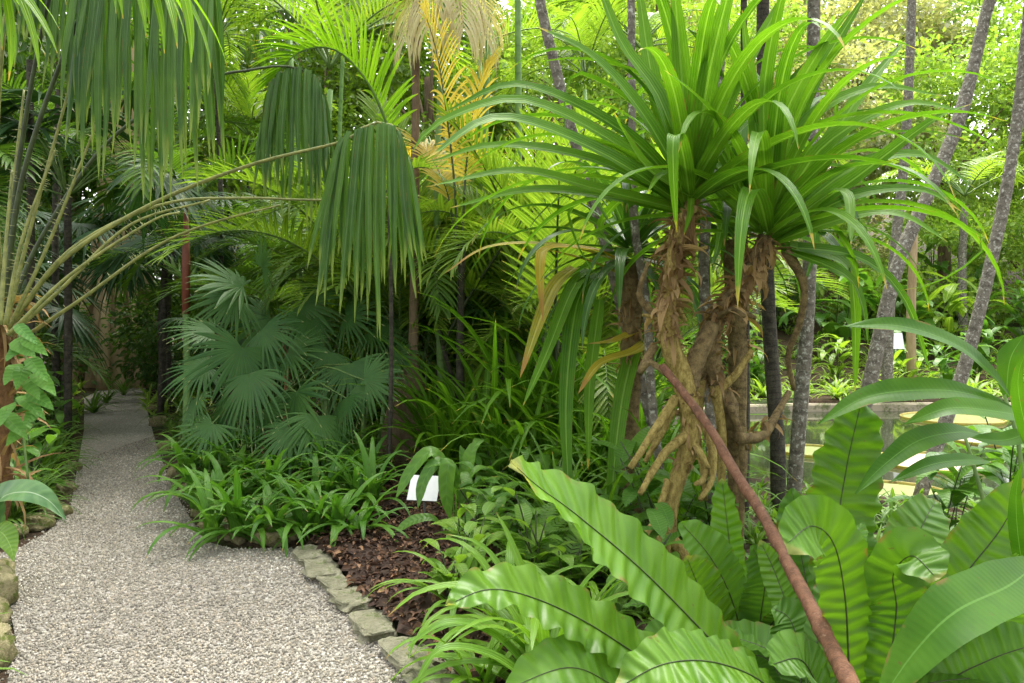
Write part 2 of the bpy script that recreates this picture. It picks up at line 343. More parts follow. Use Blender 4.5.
# loose pebbles
k = 200000; yy = 2.6+(rng.uniform(0, 1, k)**1.5)*8.5; xx = rng.uniform(-4.6, 1.0, k)
ok = inside(PATH, xx+rng.normal(0, .035, k), yy+rng.normal(0, .035, k)) & (xx > -yy*.68-.2); xx, yy = xx[ok], yy[ok]; k = len(xx)
a, b = PI*(3-5**.5), 0
base = np.array([[0, 0, 1.], [.94, 0, .3], [.29, .9, .3], [-.76, .55, .3], [-.76, -.55, .3], [.29, -.9, .3], [.76, .55, -.4], [-.29, .9, -.4], [-.94, 0, -.4], [-.29, -.9, -.4], [.76, -.55, -.4]])
tri = np.array([[0,1,2],[0,2,3],[0,3,4],[0,4,5],[0,5,1],[1,6,2],[2,6,7],[2,7,3],[3,7,8],[3,8,4],[4,8,9],[4,9,5],[5,9,10],[5,10,1],[1,10,6]])
V = base[None]*(1+rng.uniform(-.28, .28, (k, 11, 1))); sz = rng.uniform(.0036, .0076, (k, 1, 1))*(1+.5*(rng.uniform(0, 1, (k, 1, 1)) > .93))
V = V*sz*rng.uniform(.65, 1.2, (k, 1, 3)); th = rng.uniform(0, 2*PI, k); c, s_ = np.cos(th)[:, None], np.sin(th)[:, None]
V = np.stack([V[..., 0]*c-V[..., 1]*s_, V[..., 0]*s_+V[..., 1]*c, V[..., 2]], -1)
V += np.stack([xx, yy, np.where(inside(PATH, xx, yy), .004, -.008)], -1)[:, None]
mb = MB(); mb.raw(V, (tri[None]+np.arange(k)[:, None, None]*11).reshape(-1, 3), np.zeros((k*11, 2)), np.repeat(np.clip(rng.uniform(0, 1, k)*.92+.05+.10*np.sin(xx*2.1+1.3*np.sin(yy*1.1))*np.sin(yy*1.7+xx), 0, 1), 11))
kind(link('gravel', mb.mesh('gravel', M['pebble'])), 'stuff')
# pond water and rim
th = np.linspace(0, 2*PI, 120, endpoint=False)
def pond_ring(k, z):
    c, s_ = np.cos(th), np.sin(th); r = (np.abs(c/PR[0])**3.2+np.abs(s_/PR[1])**3.2)**(-1/3.2)
    return np.stack([PC[0]+(r+k)*c, PC[1]+(r+k)*s_, np.full(120, z)], -1)
mb = MB(); R0 = pond_ring(.05, WATER_Z); C0 = np.tile([PC[0], PC[1], WATER_Z], (120, 1))
V = np.stack([C0, C0*.5+R0*.5, R0]); mb.grid(V, V[..., :2], .5, wrap=True)
kind(link('pond_water', mb.mesh('pond_water', M['water'])), 'structure')
mb = MB(); V = np.stack([pond_ring(0, -.6), pond_ring(0, -.03), pond_ring(.03, 0), pond_ring(.27, 0), pond_ring(.3, -.03), pond_ring(.3, -.5)])
mb.grid(V, V[..., :2], .5, wrap=True)
o = link('pond_rim', mb.mesh('pond_rim', M['conc'], smooth=False)); tag(o, 'pale weathered concrete rim running around the lily pond', 'pond rim')

# giant water-lily pads
pads = [(893, 494, .50, 'giant pale green lily pad with yellow upturned rim, nearest in the pond', 'pad'),
        (932, 463, .62, 'pinkish faded lily pad with rusty rim behind the nearest pad', 'pink'),
        (952, 419, .75, 'flat pale lily pad close to the far pond rim', 'pad'),
        (812, 452, .42, 'small yellow green lily pad between the dark slender trunks', 'pad'),
        (990, 440, .6, 'pale lily pad at the right edge of the pond view', 'pink')]
M['pink'] = leaf_mat('faded_pad', (.4, .3, .22), (.55, .45, .36), .1, .4, 'none', 1, 0)
for px, py, r, lab, mk in pads:
    c = G(px, py, WATER_Z+.01); t = thing('lily_pad', lab, 'lily pad', c, 'giant lily pads on the pond')
    a = np.linspace(0, 2*PI, 48, endpoint=False); w = 1+.012*np.sin(a*5)
    ring = lambda k, z: np.stack([c[0]+r*k*w*np.cos(a), c[1]+r*k*w*np.sin(a), c[2]+z+0*a], -1)
    V = np.stack([ring(.001, .004), ring(.4, .006), ring(.8, .003), ring(.975, .006)]); mb = MB(); mb.grid(V, V[..., :2], .5, wrap=True)
    part('blade', mb, M[mk], t)
    V = np.stack([ring(.975, .008), ring(.99, .03), ring(1.0, .034), ring(1.01, .028), ring(.995, .0)]); mb = MB(); mb.grid(V, V[..., :2], .5, wrap=True)
    part('rim', mb, M['pad_rim'], t)

# mulch bed with fallen leaves
MUL = np.array([G(x, y)[:2] for x, y in [(448, 700), (436, 672), (380, 622), (345, 585), (318, 556), (300, 545), (340, 520), (375, 485), (410, 478), (450, 490), (480, 540), (520, 600), (560, 700)]])
X, Y = np.meshgrid(np.arange(-2.2, .6, .05), np.arange(3, 8, .05)); idx = np.arange(X.size).reshape(X.shape)
Z = .062+.03*np.sin(X*5)*np.sin(Y*4)+rng.normal(0, .008, X.shape)
q = np.stack([idx[:-1, :-1], idx[:-1, 1:], idx[1:, 1:], idx[1:, :-1]], -1)[inside(MUL, X[:-1, :-1]+.02, Y[:-1, :-1]+.02)]
k = 16000; xx, yy = rng.uniform(-2.2, .6, k), rng.uniform(3, 8, k); ok = inside(MUL, xx, yy); xx, yy = xx[ok], yy[ok]; k = len(xx)
mb = MB(); mb.raw(np.stack([X, Y, Z], -1), q, np.stack([X, Y], -1), .12)
th = rng.uniform(0, 2*PI, k)
mb.leaves(np.stack([xx, yy, .07+.03*np.sin(xx*5)*np.sin(yy*4)+rng.uniform(0, .03, k)], -1), rng.uniform(.015, .06, k),
          np.stack([np.cos(th), np.sin(th), rng.uniform(-.25, .35, k)], -1), nrm(np.stack([rng.normal(0, .5, k), rng.normal(0, .5, k), np.ones(k)], -1)), .26, .22)
kind(link('leaf_litter', mb.mesh('leaf_litter', M['litter'])), 'stuff')

# stones along the path
def rock(label, c, size, mat, group, flat=False, rz=0.0, name='edging_stone'):
    n, m_ = 15, 26; ph = np.linspace(-PI/2, PI/2, n)[:, None]; a = np.linspace(0, 2*PI, m_, endpoint=False)[None]
    e = .45 if flat else .75
    sp = lambda v: np.sign(v)*np.abs(v)**e
    V = np.stack([sp(np.cos(ph))*sp(np.cos(a)), sp(np.cos(ph))*sp(np.sin(a)), sp(np.sin(ph))+0*a], -1)
    f = rng.normal(0, 1, (9, 3)); dv = sum(np.sin(V@f[i]*(1.6+i*.9)+i)*.12/(1+i*.35) for i in range(9)); V = V*(1+dv[..., None])*np.array(size)/2
    V = V+rng.normal(0, .010, V.shape)*np.array(size).min()*2*(np.abs(ph) < 1.5)[..., None]
    mb = MB(); mb.grid(V, np.broadcast_to(V[..., :2], V.shape[:2]+(2,)), .5, wrap=True)
    o = link(name, mb.mesh(name, mat, smooth=not flat), None, c, rz); tag(o, label, 'stone', group); return o
fl = [(412, 655, .34), (374, 627, .3), (352, 602, .26), (338, 586, .24), (322, 571, .3), (309, 557, .3), (441, 682, .34)]
names = ['flat edging stone beside the mulch, second nearest the viewer', 'large pale flat edging stone where mulch meets gravel, third nearest', 'small flat edging stone by the mulch, fourth nearest',
         'narrow flat edging stone by the mulch, fifth nearest', 'long flat edging stone by the mulch, sixth nearest', 'flat edging stone at the corner of path and mulch',
         'flat edging stone cut off by the bottom of the photo']
for (px, py, s_), lab in zip(fl, names):
    c = G(px, py, .02); rock(lab, (c[0], c[1], .02), (s_*.62, s_*1.05, .07), M['rock_grey'], 'flat stones edging the mulch bed', True, U(.35, .65))
up = [(228, 534, .3, .2), (258, 537, .34, .17), (286, 534, .24, .2), (205, 527, .26, .16), (190, 508, .26, .16), (178, 490, .24, .15), (170, 470, .26, .16), (160, 446, .26, .17), (152, 420, .28, .2), (149, 404, .3, .16)]
for i, (px, py, s_, h) in enumerate(up):
    c = G(px, py+6, 0)
    lab = ['yellowish upright rock in front of the strap-leaved border plants, left one', 'wide low rock half buried under the strap-leaved border plants', 'squarish tan rock at the right end of the border plants',
           'rock at the front corner where the path narrows, under green straps', 'second rock up the narrowing path from the corner', 'third rock up the narrowing path from the corner', 'fourth rock up the narrowing path from the corner',
           'fifth rock up the narrowing path, below the fan palms', 'pale rock standing by the path near the shaded bend', 'farthest rock by the shaded bend of the path'][i]
    s_, h = s_*.8, h*.8; rock(lab, (c[0]+.08, c[1]+.04, h*.3), (s_, s_*.8, h), M['rock_moss'], 'rocks lining the far side of the path', False, U(0, 3))
lf = [(8, 588, .34, .22), (4, 606, .4, .3), (6, 632, .34, .24), (2, 668, .4, .3), (44, 527, .36, .16), (62, 516, .3, .14), (20, 536, .3, .14), (74, 492, .24, .14), (78, 470, .24, .14)]
for i, (px, py, s_, h) in enumerate(lf):
    c = G(px, py, 0)
    lab = ['mossy yellow boulder at the left frame edge, topmost of four', 'mossy yellow boulder at the left frame edge, second from top', 'mossy yellow boulder at the left frame edge, third from top',
           'mossy yellow boulder at the left frame edge, lowest of four', 'low flat mossy rock below the striped leaf', 'low mossy rock right of the striped leaf tip', 'low rock under the striped leaf by the gravel',
           'small rock at the left path edge beside green straps', 'small rock at the left path edge farther up'][i]
    s_, h = s_*(.8 if i < 4 else .68), h*.75; rock(lab, (c[0]-.14 if i < 4 else c[0]-.06, c[1], h*.3), (s_, s_*.9, h), M['rock_moss'], 'rocks lining the left bed', False, U(0, 3))


# ------------------------------------------------------------------ leaf builders
def w_strap(n, w, base=.7): t = np.linspace(0, 1, n); return w*np.minimum(1, base+t*2)*np.clip(1-t**2.1, 0, 1)**.75+.0008
def w_prof(n, w, ks, vs): return w*np.interp(np.linspace(0, 1, n), ks, vs)+.0008
def hside(az): return np.array([math.sin(az), -math.cos(az), 0.])
def roll(side, axis, ang):
    axis = nrm(axis); return side*math.cos(ang)+np.cross(axis, side)*math.sin(ang)
def strap_leaf(mb, base, az, el0, L, w, droop, n=9, na=2, fold=.3, kink=None, p=1.6, r=None, rl=0.0, prof=None):
    pts = arc(base, az, el0, L, n, droop, p, kink, wob=U(-.15, .15))
    d = np.array([math.cos(az)*math.cos(el0), math.sin(az)*math.cos(el0), math.sin(el0)])
    mb.strap(pts, roll(hside(az), d, rl), w_strap(n, w) if prof is None else prof(n, w), fold, na, r); return pts

# ------------------------------------------------------------------ feather palms
FR = {}
def frond_geo(L, el0, droop, nl, ll, lw, vee, hang, a0=1.1, a1=.45, start=.2, nseg=6, p=1.5, prof=None, curve=None):
    """leaflets and midrib of a feather frond growing from the origin along +X"""
    c = arc((0, 0, 0), 0, el0, L, 26, droop, p) if curve is None else spline(curve, 26); T = tangents(c); lf, rb = MB(), MB()
    rb.tube(c[:25], np.linspace(.016, .004, 25)*L/2.2, 5)
    for k in range(nl):
        t = start+(1-start)*(k+.5)/nl; f = t*25; i = min(int(f), 24); pt = c[i]+(c[i+1]-c[i])*(f-i); tg = T[i]
        lat = np.array([0, 1., 0]) if curve is None else nrm(np.cross([0, 0, 1.], tg)+.001*np.array([1, 0, 0])); up = nrm(np.cross(lat, tg)); up = up if up[2] > 0 else -up
        s = (t-start)/(1-start); ln = ll*(np.interp(s, [0, .15, .5, .85, 1], [.55, .85, 1, .7, .4]) if prof is None else prof(s))*U(.92, 1.06); an = a0+(a1-a0)*s
        for sg in (-1, 1):
            d = nrm(tg*math.cos(an)+(sg*lat*math.cos(vee)+up*math.sin(vee))*math.sin(an)+rng.normal(0, .05, 3))
            pts = [pt]; dd = d.copy()
            for j in range(nseg):
                dd = nrm(dd+np.array([0, 0, -1.])*hang*(j+.6)/nseg*U(.7, 1.2)); pts.append(pts[-1]+dd*ln/nseg)
            sd = np.cross(d, up); sd = nrm(sd) if np.linalg.norm(sd) > .2 else tg
            lf.strap(np.array(pts), sd, w_prof(nseg+1, lw, [0, .12, .4, .75, 1], [.45, .95, 1, .62, .03]), .35, 2)
    return lf, rb
def fronds(key, n, matn, mids='stalk', **kw):
    FR[key] = []
    for i in range(n):
        k = {a: (U(*b) if isinstance(b, tuple) else b) for a, b in kw.items()}
        lf, rb = frond_geo(**k); FR[key].append((lf.mesh('frond', M[matn]), rb.mesh('midrib', M[mids])))
fronds('areca', 5, 'areca', L=(2.0, 2.6), el0=(1.15, 1.35), droop=(1.3, 1.9), nl=34, ll=.55, lw=.016, vee=.5, hang=.12)
fronds('areca_dark', 4, 'areca_dark', L=(2.0, 2.6), el0=(1.0, 1.3), droop=(1.3, 2.0), nl=30, ll=.6, lw=.02, vee=.4, hang=.2)
fronds('upright', 4, 'areca', L=(2.4, 3.0), el0=(1.3, 1.45), droop=(.5, .9), nl=30, ll=.6, lw=.017, vee=.35, hang=.08, mids='stalk_d')
fronds('far', 3, 'bank', L=(2.4, 3.0), el0=(.8, 1.2), droop=(1.5, 2.2), nl=24, ll=.6, lw=.026, vee=.3, hang=.3, nseg=4)
def put_frond(root, key, rel, az, tilt=0.0, sc=1.0):
    lf, rb = FR[key][rng.integers(len(FR[key]))]
    o = link('frond', lf, root, rel, az); o.rotation_euler = (U(-.12, .12), -tilt, az); o.scale = (sc, sc, sc)
    link('midrib', rb, o); return o
def trunk_pts(base, top, n=10, bow=.03):
    b, t = np.asarray(base, float), np.asarray(top, float); s = np.linspace(0, 1, n)[:, None]; h = np.linalg.norm(t-b)
    return b+(t-b)*s+np.array([U(-1, 1), U(-1, 1), 0])*bow*h*np.sin(s*PI)
def feather_palm(label, base, h, nf, key, mat='cane', r=.05, lean=(0, 0), sc=1.0, tilt=(-.1, .9), group=None, crown=None, name='feather_palm', az0=None):
    base = np.array([base[0], base[1], float(height(base[0], base[1]))]); top = base+np.array([lean[0], lean[1], h])
    t = thing(name, label, 'palm', base, group)
    mb = MB(); pts = trunk_pts(base, top); mb.tube(pts, np.linspace(r*1.25, r*.85, 10), 9, rough=.02); part('trunk', mb, M[mat], t)
    if crown:
        mb = MB(); cs = 1.2 if crown == 'red_stem' else .7; mb.tube([top-[0, 0, .1], top+[0, 0, cs*.4], top+[0, 0, cs]], [r*1.1, r*1.2, r*.5], 9); part('crownshaft', mb, M[crown], t)
    for i in range(nf):
        az = (az0 if az0 is not None else U(0, 6))+i*2.4+U(-.3, .3)
        put_frond(t, key, tuple(top-base+np.array([0, 0, .25 if not crown else cs-.12])), az, -U(*tilt)*(i/nf), sc*U(.85, 1.1))
    return t
def clump_palm(label, base, stems, nf, key, h=(1.0, 2.4), mat='cane', r=.03, sc=1.0, group=None, spread=.35):
    base = np.array([base[0], base[1], float(height(base[0], base[1]))]); t = thing('clumping_palm', label, 'palm', base, group)
    for s in range(stems):
        o = np.array([U(-spread, spread), U(-spread, spread), 0]); hh = U(*h); tp = base+o*2.2+[0, 0, hh]
        mb = MB(); mb.tube(trunk_pts(base+o, tp, 8), np.linspace(r*1.1, r*.8, 8), 7); part('stem', mb, M[mat], t)
        for i in range(nf): put_frond(t, key, tuple(tp-base), U(0, 6.3), -U(-.15, .55), sc*U(.75, 1.1))
    return t

# ------------------------------------------------------------------ fan palms
def fan_geo(hub, axis, normal, R, n=26, span=2.3, split=.5, droop=.25, w=1.0, r=None, gaps=0):
    axis = nrm(axis); normal = nrm(normal-axis*np.dot(normal, axis)); side = np.cross(normal, axis); mb = MB(); r = U(0, 1) if r is None else r
    dth = 2*span/n
    for k in range(n):
        a = -span+(k+.5)*dth; ln = R*(1-.22*abs(a/span)**2)*U(.94, 1.04); d = axis*math.cos(a)+side*math.sin(a); sd = -axis*math.sin(a)+side*math.cos(a)
        ns = 8; t = np.linspace(0, 1, ns); sp_ = split*(.62 if gaps and k % gaps == 0 else 1)
        pts = np.asarray(hub)+d*(t*ln)[:, None]-normal*(.05*ln*t**2)[:, None]-np.array([0, 0, 1])*(droop*U(.5, 1.4)*ln*t**2.8)[:, None]+sd*(U(-.05, .05)*ln*t**3)[:, None]
        wk = math.tan(dth/2)*w; sp_ = sp_*U(.8, 1.1); hw = t*ln*wk; lim = sp_*ln*wk
        hw = np.where(t > sp_, lim*np.clip((1-t)/(1-sp_), 0, 1)**.8, hw)+.0012
        mb.strap(pts, sd, hw, .35*(1 if k % 2 else 1), 2, (r+U(0, .25)) % 1)
    return mb
def fan_leaf(root, base, hub, axis, normal, R, mat='fan', **kw):
    o = part('fan_leaf', fan_geo(hub, axis, normal, R, **kw), M[mat], root)
    b, h = np.asarray(base, float), np.asarray(hub, float); mid = (b+h)/2+np.array([0, 0, .18*np.linalg.norm(h-b)])
    mb = MB(); mb.tube(spline([b, mid, h], 9), np.linspace(.011, .006, 9), 5); part('leaf_stalk', mb, M['stalk'], root, o); return o
def fan_palm(label, base, leaves, stem_h, mat='fan', group=None, r=.05):
    """leaves: (px, py, depth, radius px, pointing px dx, dy)"""
    base = np.asarray(base, float); t = thing('fan_palm', label, 'fan palm', base, group); top = base+[0, 0, stem_h]
    mb = MB(); mb.tube(trunk_pts(base, top, 6), np.linspace(r, r*.8, 6), 8, rough=.06); part('stem', mb, M['fibre'], t)
    for (px, py, d, R, dx, dy) in leaves:
        hub = P(px, py, d); ax = nrm(np.array([dx, -.45*abs(dy)-.2*abs(dx)-6, -dy])); no = np.array([-.25*ax[0]+U(-.8, .8), -U(.1, .9), U(.25, 1.0)])
        fan_leaf(t, top+rng.normal(0, .03, 3), hub, ax, no, R*d/F, mat, n=int(rng.integers(17, 25)), span=U(1.6, 2.2), split=U(.42, .6), droop=U(.12, .34), gaps=int(rng.integers(2, 5)))
    return t
def random_fan_palm(label, base, h, nl, R, mat='fan_dark', group=None, stem=.04):
    base = np.array([base[0], base[1], float(height(base[0], base[1]))]); t = thing('fan_palm', label, 'fan palm', base, group); top = base+[0, 0, h]
    mb = MB(); mb.tube(trunk_pts(base, top, 8), np.linspace(stem*1.2, stem, 8), 8, rough=.06); part('stem', mb, M['trunk_dark'], t)
    for i in range(nl):
        az, el = i*2.4+U(-.3, .3), U(-.2, 1.1); d = np.array([math.cos(az)*math.cos(el), math.sin(az)*math.cos(el), math.sin(el)])
        hub = top+d*U(.7, 1.2)*R*1.5; ax = nrm(d+[0, 0, -.7]); fan_leaf(t, top, hub, ax, np.array([0, 0, 1.])+d*.4, R*U(.85, 1.1), mat, n=22, split=U(.4, .6), droop=U(.25, .5), gaps=4)
    return t

# ------------------------------------------------------------------ broad leaves, bushes, trees
def blade(mb, pts, side, w, na=4, fold=.18, nv=None, wav=.06, r=None, ks=(0, .06, .3, .6, .85, 1), vs=(.06, .4, .95, .95, .5, .02)):
    n = len(pts); L = np.linalg.norm(np.diff(pts, axis=0), axis=1).sum(); ph = U(0, 6)
    mb.strap(pts, side, w_prof(n, w, ks, vs), fold, na, r, ripple=lambda t, u: wav*w*np.abs(u)*np.sin(t*11+ph+u*2))
def broad_geo(ns, nl, h, L, w, lean=.3, seed_el=(.2, 1.0), na=2, droop=(.9, 1.6), n=7):
    st, lf = MB(), MB()
    for s in range(ns):
        az = U(0, 6.3); b = np.array([U(-.1, .1), U(-.1, .1), 0]); hh = h*U(.6, 1.1); c = arc(b, az, 1.5-lean*U(.2, 1), hh, 6, .3); st.tube(c, np.linspace(.010, .006, 6), 4)
        for j in range(nl):
            f = .35+.65*j/max(1, nl-1); p = c[min(5, int(f*5))]; a2 = az+j*2.2+U(-.4, .4); pts = arc(p, a2, U(*seed_el), L*U(.7, 1.1), n, U(*droop))
            blade(lf, pts, hside(a2), w*U(.8, 1.1), na)
    return lf, st
BG = {}
def broad_kind(key, nvar, mat, **kw):
    BG[key] = []
    for i in range(nvar):
        lf, st = broad_geo(**kw); BG[key].append((lf.mesh('foliage', M[mat]), st.mesh('stems', M['stalk_d'])))
broad_kind('ginger', 4, 'broad', ns=6, nl=5, h=.75, L=.38, w=.06)
broad_kind('lush', 4, 'broad', ns=6, nl=6, h=1.2, L=.6, w=.09, n=8)
broad_kind('bank', 5, 'bank', ns=7, nl=5, h=1.3, L=.9, w=.10, n=7)
broad_kind('bank_dark', 4, 'broad', ns=7, nl=5, h=1.4, L=.9, w=.12, n=7)
broad_kind('aroid', 3, 'broad', ns=7, nl=2, h=.6, L=.35, w=.12, droop=(1.2, 2.0))
broad_kind('pale', 3, 'broad_light', ns=5, nl=4, h=.7, L=.35, w=.07)
def bushy(name, label, cat, key, x, y, sc=1.0, group=None):
    t = thing(name, label, cat, (x, y, float(height(x, y))), group, U(0, 6)); lf, st = BG[key][rng.integers(len(BG[key]))]
    for nm, me in (('foliage', lf), ('stems', st)):
        o = link(nm, me, t); o.scale = (sc, sc, sc*U(.9, 1.15))
    return t
ST = {}
def strap_kind(key, nvar, mat, nl, L, w, el=(.3, 1.45), droop=(1.0, 2.0), n=7, na=2):
    ST[key] = []
    for i in range(nvar):
        mb = MB()
        for k in range(nl): strap_leaf(mb, (U(-.03, .03), U(-.03, .03), U(0, .06)), k*2.4+U(-.3, .3), U(*el), L*U(.65, 1.1), w*U(.8, 1.15), U(*droop), n, na, fold=.35)
        ST[key].append(mb.mesh(key, M[mat]))
strap_kind('border_plant', 5, 'mound', 17, .52, .027, n=9, na=4)
strap_kind('strap_plant', 4, 'areca_dark', 26, .8, .022)
strap_kind('bank_plant', 4, 'bank', 24, 1.1, .05)
strap_kind('tall_strap_plant', 4, 'pandan', 22, 1.7, .035, el=(.8, 1.5), droop=(.6, 2.0), n=10)
def straps(name, label, cat, x, y, sc=1.0, group=None, dz=0.0):
    v = ST[name]; o = link(name, v[rng.integers(len(v))], None, (x, y, float(height(x, y))+dz), U(0, 6)); o.scale = (sc, sc, sc*U(.85, 1.1)); return tag(o, label, cat, group)
def crown_geo(rx, rz, n, size, clumps=40, hang=.3):
    c = nrm(rng.normal(0, 1, (clumps, 3)))*rng.uniform(.45, 1.0, (clumps, 1))**.6*np.array([rx, rx, rz]); rad = rng.uniform(.16, .34, clumps)*rx
    k = rng.integers(0, clumps, n); d = rng.normal(0, .55, (n, 3)); p = c[k]+d*rad[k][:, None]*np.array([1, 1, .7])
    ax = nrm(d*.6+nrm(p)*.5+rng.normal(0, .5, (n, 3))+[0, 0, -hang]); no = nrm(rng.normal(0, .5, (n, 3))+[0, 0, 1])
    mb = MB(); mb.leaves(p, size*rng.uniform(.6, 1.25, n), ax, no, .27); mb.r[-1] = np.repeat((rng.uniform(0, .5, clumps)[k]+rng.uniform(0, .5, n)), 6); return mb, c
def tree(label, base, h, rx, rz, n, size, cm, bark='brown_bark', r=.18, lean=(0, 0), group=None, name='broadleaf_tree', clumps=40):
    base = np.array([base[0], base[1], float(height(base[0], base[1]))]); t = thing(name, label, 'tree', base, group); top = base+[lean[0], lean[1], h]
    mb, c = crown_geo(rx, rz, n, size, clumps); tr = MB(); tr.tube(trunk_pts(base, top, 9), np.linspace(r*1.3, r*.6, 9), 9, rough=.05)
    for q in c[:9]: tr.tube(spline([top-[0, 0, rz*.6], top+q*.5-[0, 0, rz*.2], top+q], 6), np.linspace(r*.4, .015, 6), 5)
    part('trunk', tr, M[bark], t); link('crown', mb.mesh('crown', M[cm]), t, tuple(top-base)); return t
def bush(label, base, rx, rz, n, size, cm, group=None, name='round_bush'):
    base = np.array([base[0], base[1], float(height(base[0], base[1]))]); t = thing(name, label, 'bush', base, group)
    mb, c = crown_geo(rx, rz, n, size, 30); tr = MB()
    for q in c[:8]: tr.tube(spline([[0, 0, -.05], q*.5+[0, 0, rz*.5], q+[0, 0, rz*.9]], 5)+base, np.linspace(.03, .01, 5), 4)
    part('branches', tr, M['brown_bark'], t); link('foliage', mb.mesh('foliage', M[cm]), t, (0, 0, rz*.9)); return t

# ------------------------------------------------------------------ screw pines
def hero_strap(root, parent, pts_px, d0, d1, hw, mat, n=16, fold=.32, hint=(0, -.35, 1), name='leaf', prof=None, tw=0.0):
    d = np.linspace(d0, d1, len(pts_px)); pts = spline([P(x, y, z) for (x, y), z in zip(pts_px, d)], n); T = tangents(pts)
    side = nrm(np.cross(T, np.asarray(hint, float))); side = np.array([roll(s, t_, tw*i/n) for i, (s, t_) in enumerate(zip(side, T))])
    mb = MB(); mb.strap(pts, side, w_strap(n, hw) if prof is None else prof(n, hw), fold, 4)
    return part(name, mb, M[mat], root, parent)
def skirt(mb, pts, n, L, w, el=(-1.3, .2), off=.07):
    pts = np.asarray(pts)
    for i in range(n):
        b = pts[0]+(pts[-1]-pts[0])*U(0, 1); k = U(0, 1)*(len(pts)-1); j = min(int(k), len(pts)-2); b = pts[j]+(pts[j+1]-pts[j])*(k-j)
        a = U(0, 6.3); strap_leaf(mb, b+np.array([math.cos(a), math.sin(a), 0])*off*U(.75, 1.05), a, U(*el), L*U(.4, 1.2), w*U(.5, 1.2), U(.4, 2.2), 6, 2, .5, rl=U(-.9, .9))
def pandan_head(root, c, n, L, w, mat, skipaz=None, el=(.1, 1.5), parent_pts=None):
    mb = MB(); skirt(mb, parent_pts, 70, .16, .014, (-1.4, 1.1), .045); skirt(mb, parent_pts, 10, .24, .03, (-1.4, .6), .045); hd = part('dead_leaf_bases', mb, M['dead_leaf'], root)
    for k in range(n):
        e = el[0]+(el[1]-el[0])*((k+.5)/n)**1.25; az = k*2.4+U(-.3, .3); b = c+np.array([math.cos(az), math.sin(az), 0])*.035+[0, 0, .16*k/n]
        m_ = MB(); strap_leaf(m_, b, az, e, L*U(.8, 1.1)*(1 if e > .3 else .8), w*U(.85, 1.15), (U(1.3, 2.0) if e < .9 else U(1.4, 2.2)), 16, 4, .32, kink=U(.6, .8) if U(0, 1) < .10 else None, rl=U(-.25, .25))
        part('leaf', m_, M[mat], root, hd)
    return hd
t = thing('screw_pine', 'large twin-headed screw pine with shaggy trunk and ochre prop roots', 'screw pine', P(690, 600, 4.3)*[1, 1, 0]+[0, 0, .03])
DL, DR = 4.3, 4.45
lp = spline([P(664, 585, DL), P(672, 500, DL), P(690, 440, DL), P(684, 385, DL), P(668, 335, DL), P(672, 285, DL), P(676, 245, DL), P(690, 205, DL)], 30)
mb = MB(); mb.tube(lp, np.interp(np.linspace(0, 1, 30), [0, .15, .4, .55, .7, 1], [.028, .04, .05, .058, .05, .046]), 14, rough=.10); part('trunk', mb, M['root'], t)
rp = spline([P(738, 560, DR+.3), P(735, 480, DR+.25), P(730, 420, DR+.1), P(712, 365, DR), P(714, 325, DR), P(738, 290, DR), P(768, 238, DR)], 24)
mb = MB(); mb.tube(rp, np.interp(np.linspace(0, 1, 24), [0, .3, .5, .75, 1], [.03, .042, .052, .046, .045]), 14, rough=.12); part('limb', mb, M['pandan_bark'], t)
mb = MB(); mb.tube(spline([P(684, 395, DL), P(700, 350, DL+.05), P(712, 325, DL+.1)], 10), np.linspace(.06, .045, 10), 10, rough=.1); part('limb', mb, M['pandan_bark'], t)
mb = MB(); skirt(mb, lp[18:], 260, .10, .012, (-1.5, 1.3), .042); skirt(mb, lp[20:], 16, .16, .025, (-1.5, .4), .04); part('dead_leaf_skirt', mb, M['dead_leaf'], t)
mb = MB(); skirt(mb, rp[12:], 230, .10, .012, (-1.5, 1.3), .036); skirt(mb, rp[16:], 16, .16, .025, (-1.5, .4), .04); part('dead_leaf_skirt', mb, M['dead_leaf'], t)
mb = MB(); skirt(mb, lp[9:16], 70, .09, .009, (-1.5, .8), .045); part('dead_leaf_skirt', mb, M['dead_leaf'], t)
roots = [([(676, 398), (655, 430), (630, 468)], .030, -.15), ([(672, 410), (660, 435), (645, 462)], .026, -.05), ([(690, 432), (668, 450), (652, 472), (640, 494)], .030, -.22),
         ([(704, 420), (712, 450), (712, 478), (700, 500)], .028, -.2), ([(712, 452), (704, 478), (696, 484)], .026, -.24), ([(668, 480), (662, 500), (655, 515)], .022, -.1),
         ([(672, 510), (650, 528), (640, 548)], .026, -.08), ([(664, 540), (652, 556), (648, 570)], .04, -.06), ([(672, 540), (684, 556), (688, 588)], .036, -.06),
         ([(715, 385), (722, 440), (720, 520), (722, 600)], .03, .12), ([(702, 380), (698, 430), (706, 500)], .024, .15), ([(730, 405), (742, 450), (741, 540), (742, 610)], .022, .2),
         ([(655, 345), (640, 372), (650, 362), (668, 376)], .026, -.1), ([(660, 320), (640, 296), (648, 262)], .022, -.12), ([(738, 438), (762, 436), (776, 415), (789, 392)], .034, .3),
         ([(785, 250), (804, 285), (799, 325), (788, 355), (794, 390)], .028, .25), ([(712, 395), (735, 375), (752, 350)], .03, .0)]
for px, r, dd in roots:
    n = 14; d0 = DL if px[0][0] < 700 else DR; z = np.linspace(d0, d0+dd, len(px)); mb = MB()
    pts = spline([P(x, y, k) for (x, y), k in zip(px, z)], n); mb.tube(pts, np.linspace(r*1.0, r*.5, n), 9, rough=.09)
    part('prop_root', mb, M['root' if px[0][1] > 370 and px[0][0] < 716 else 'pandan_bark'], t)
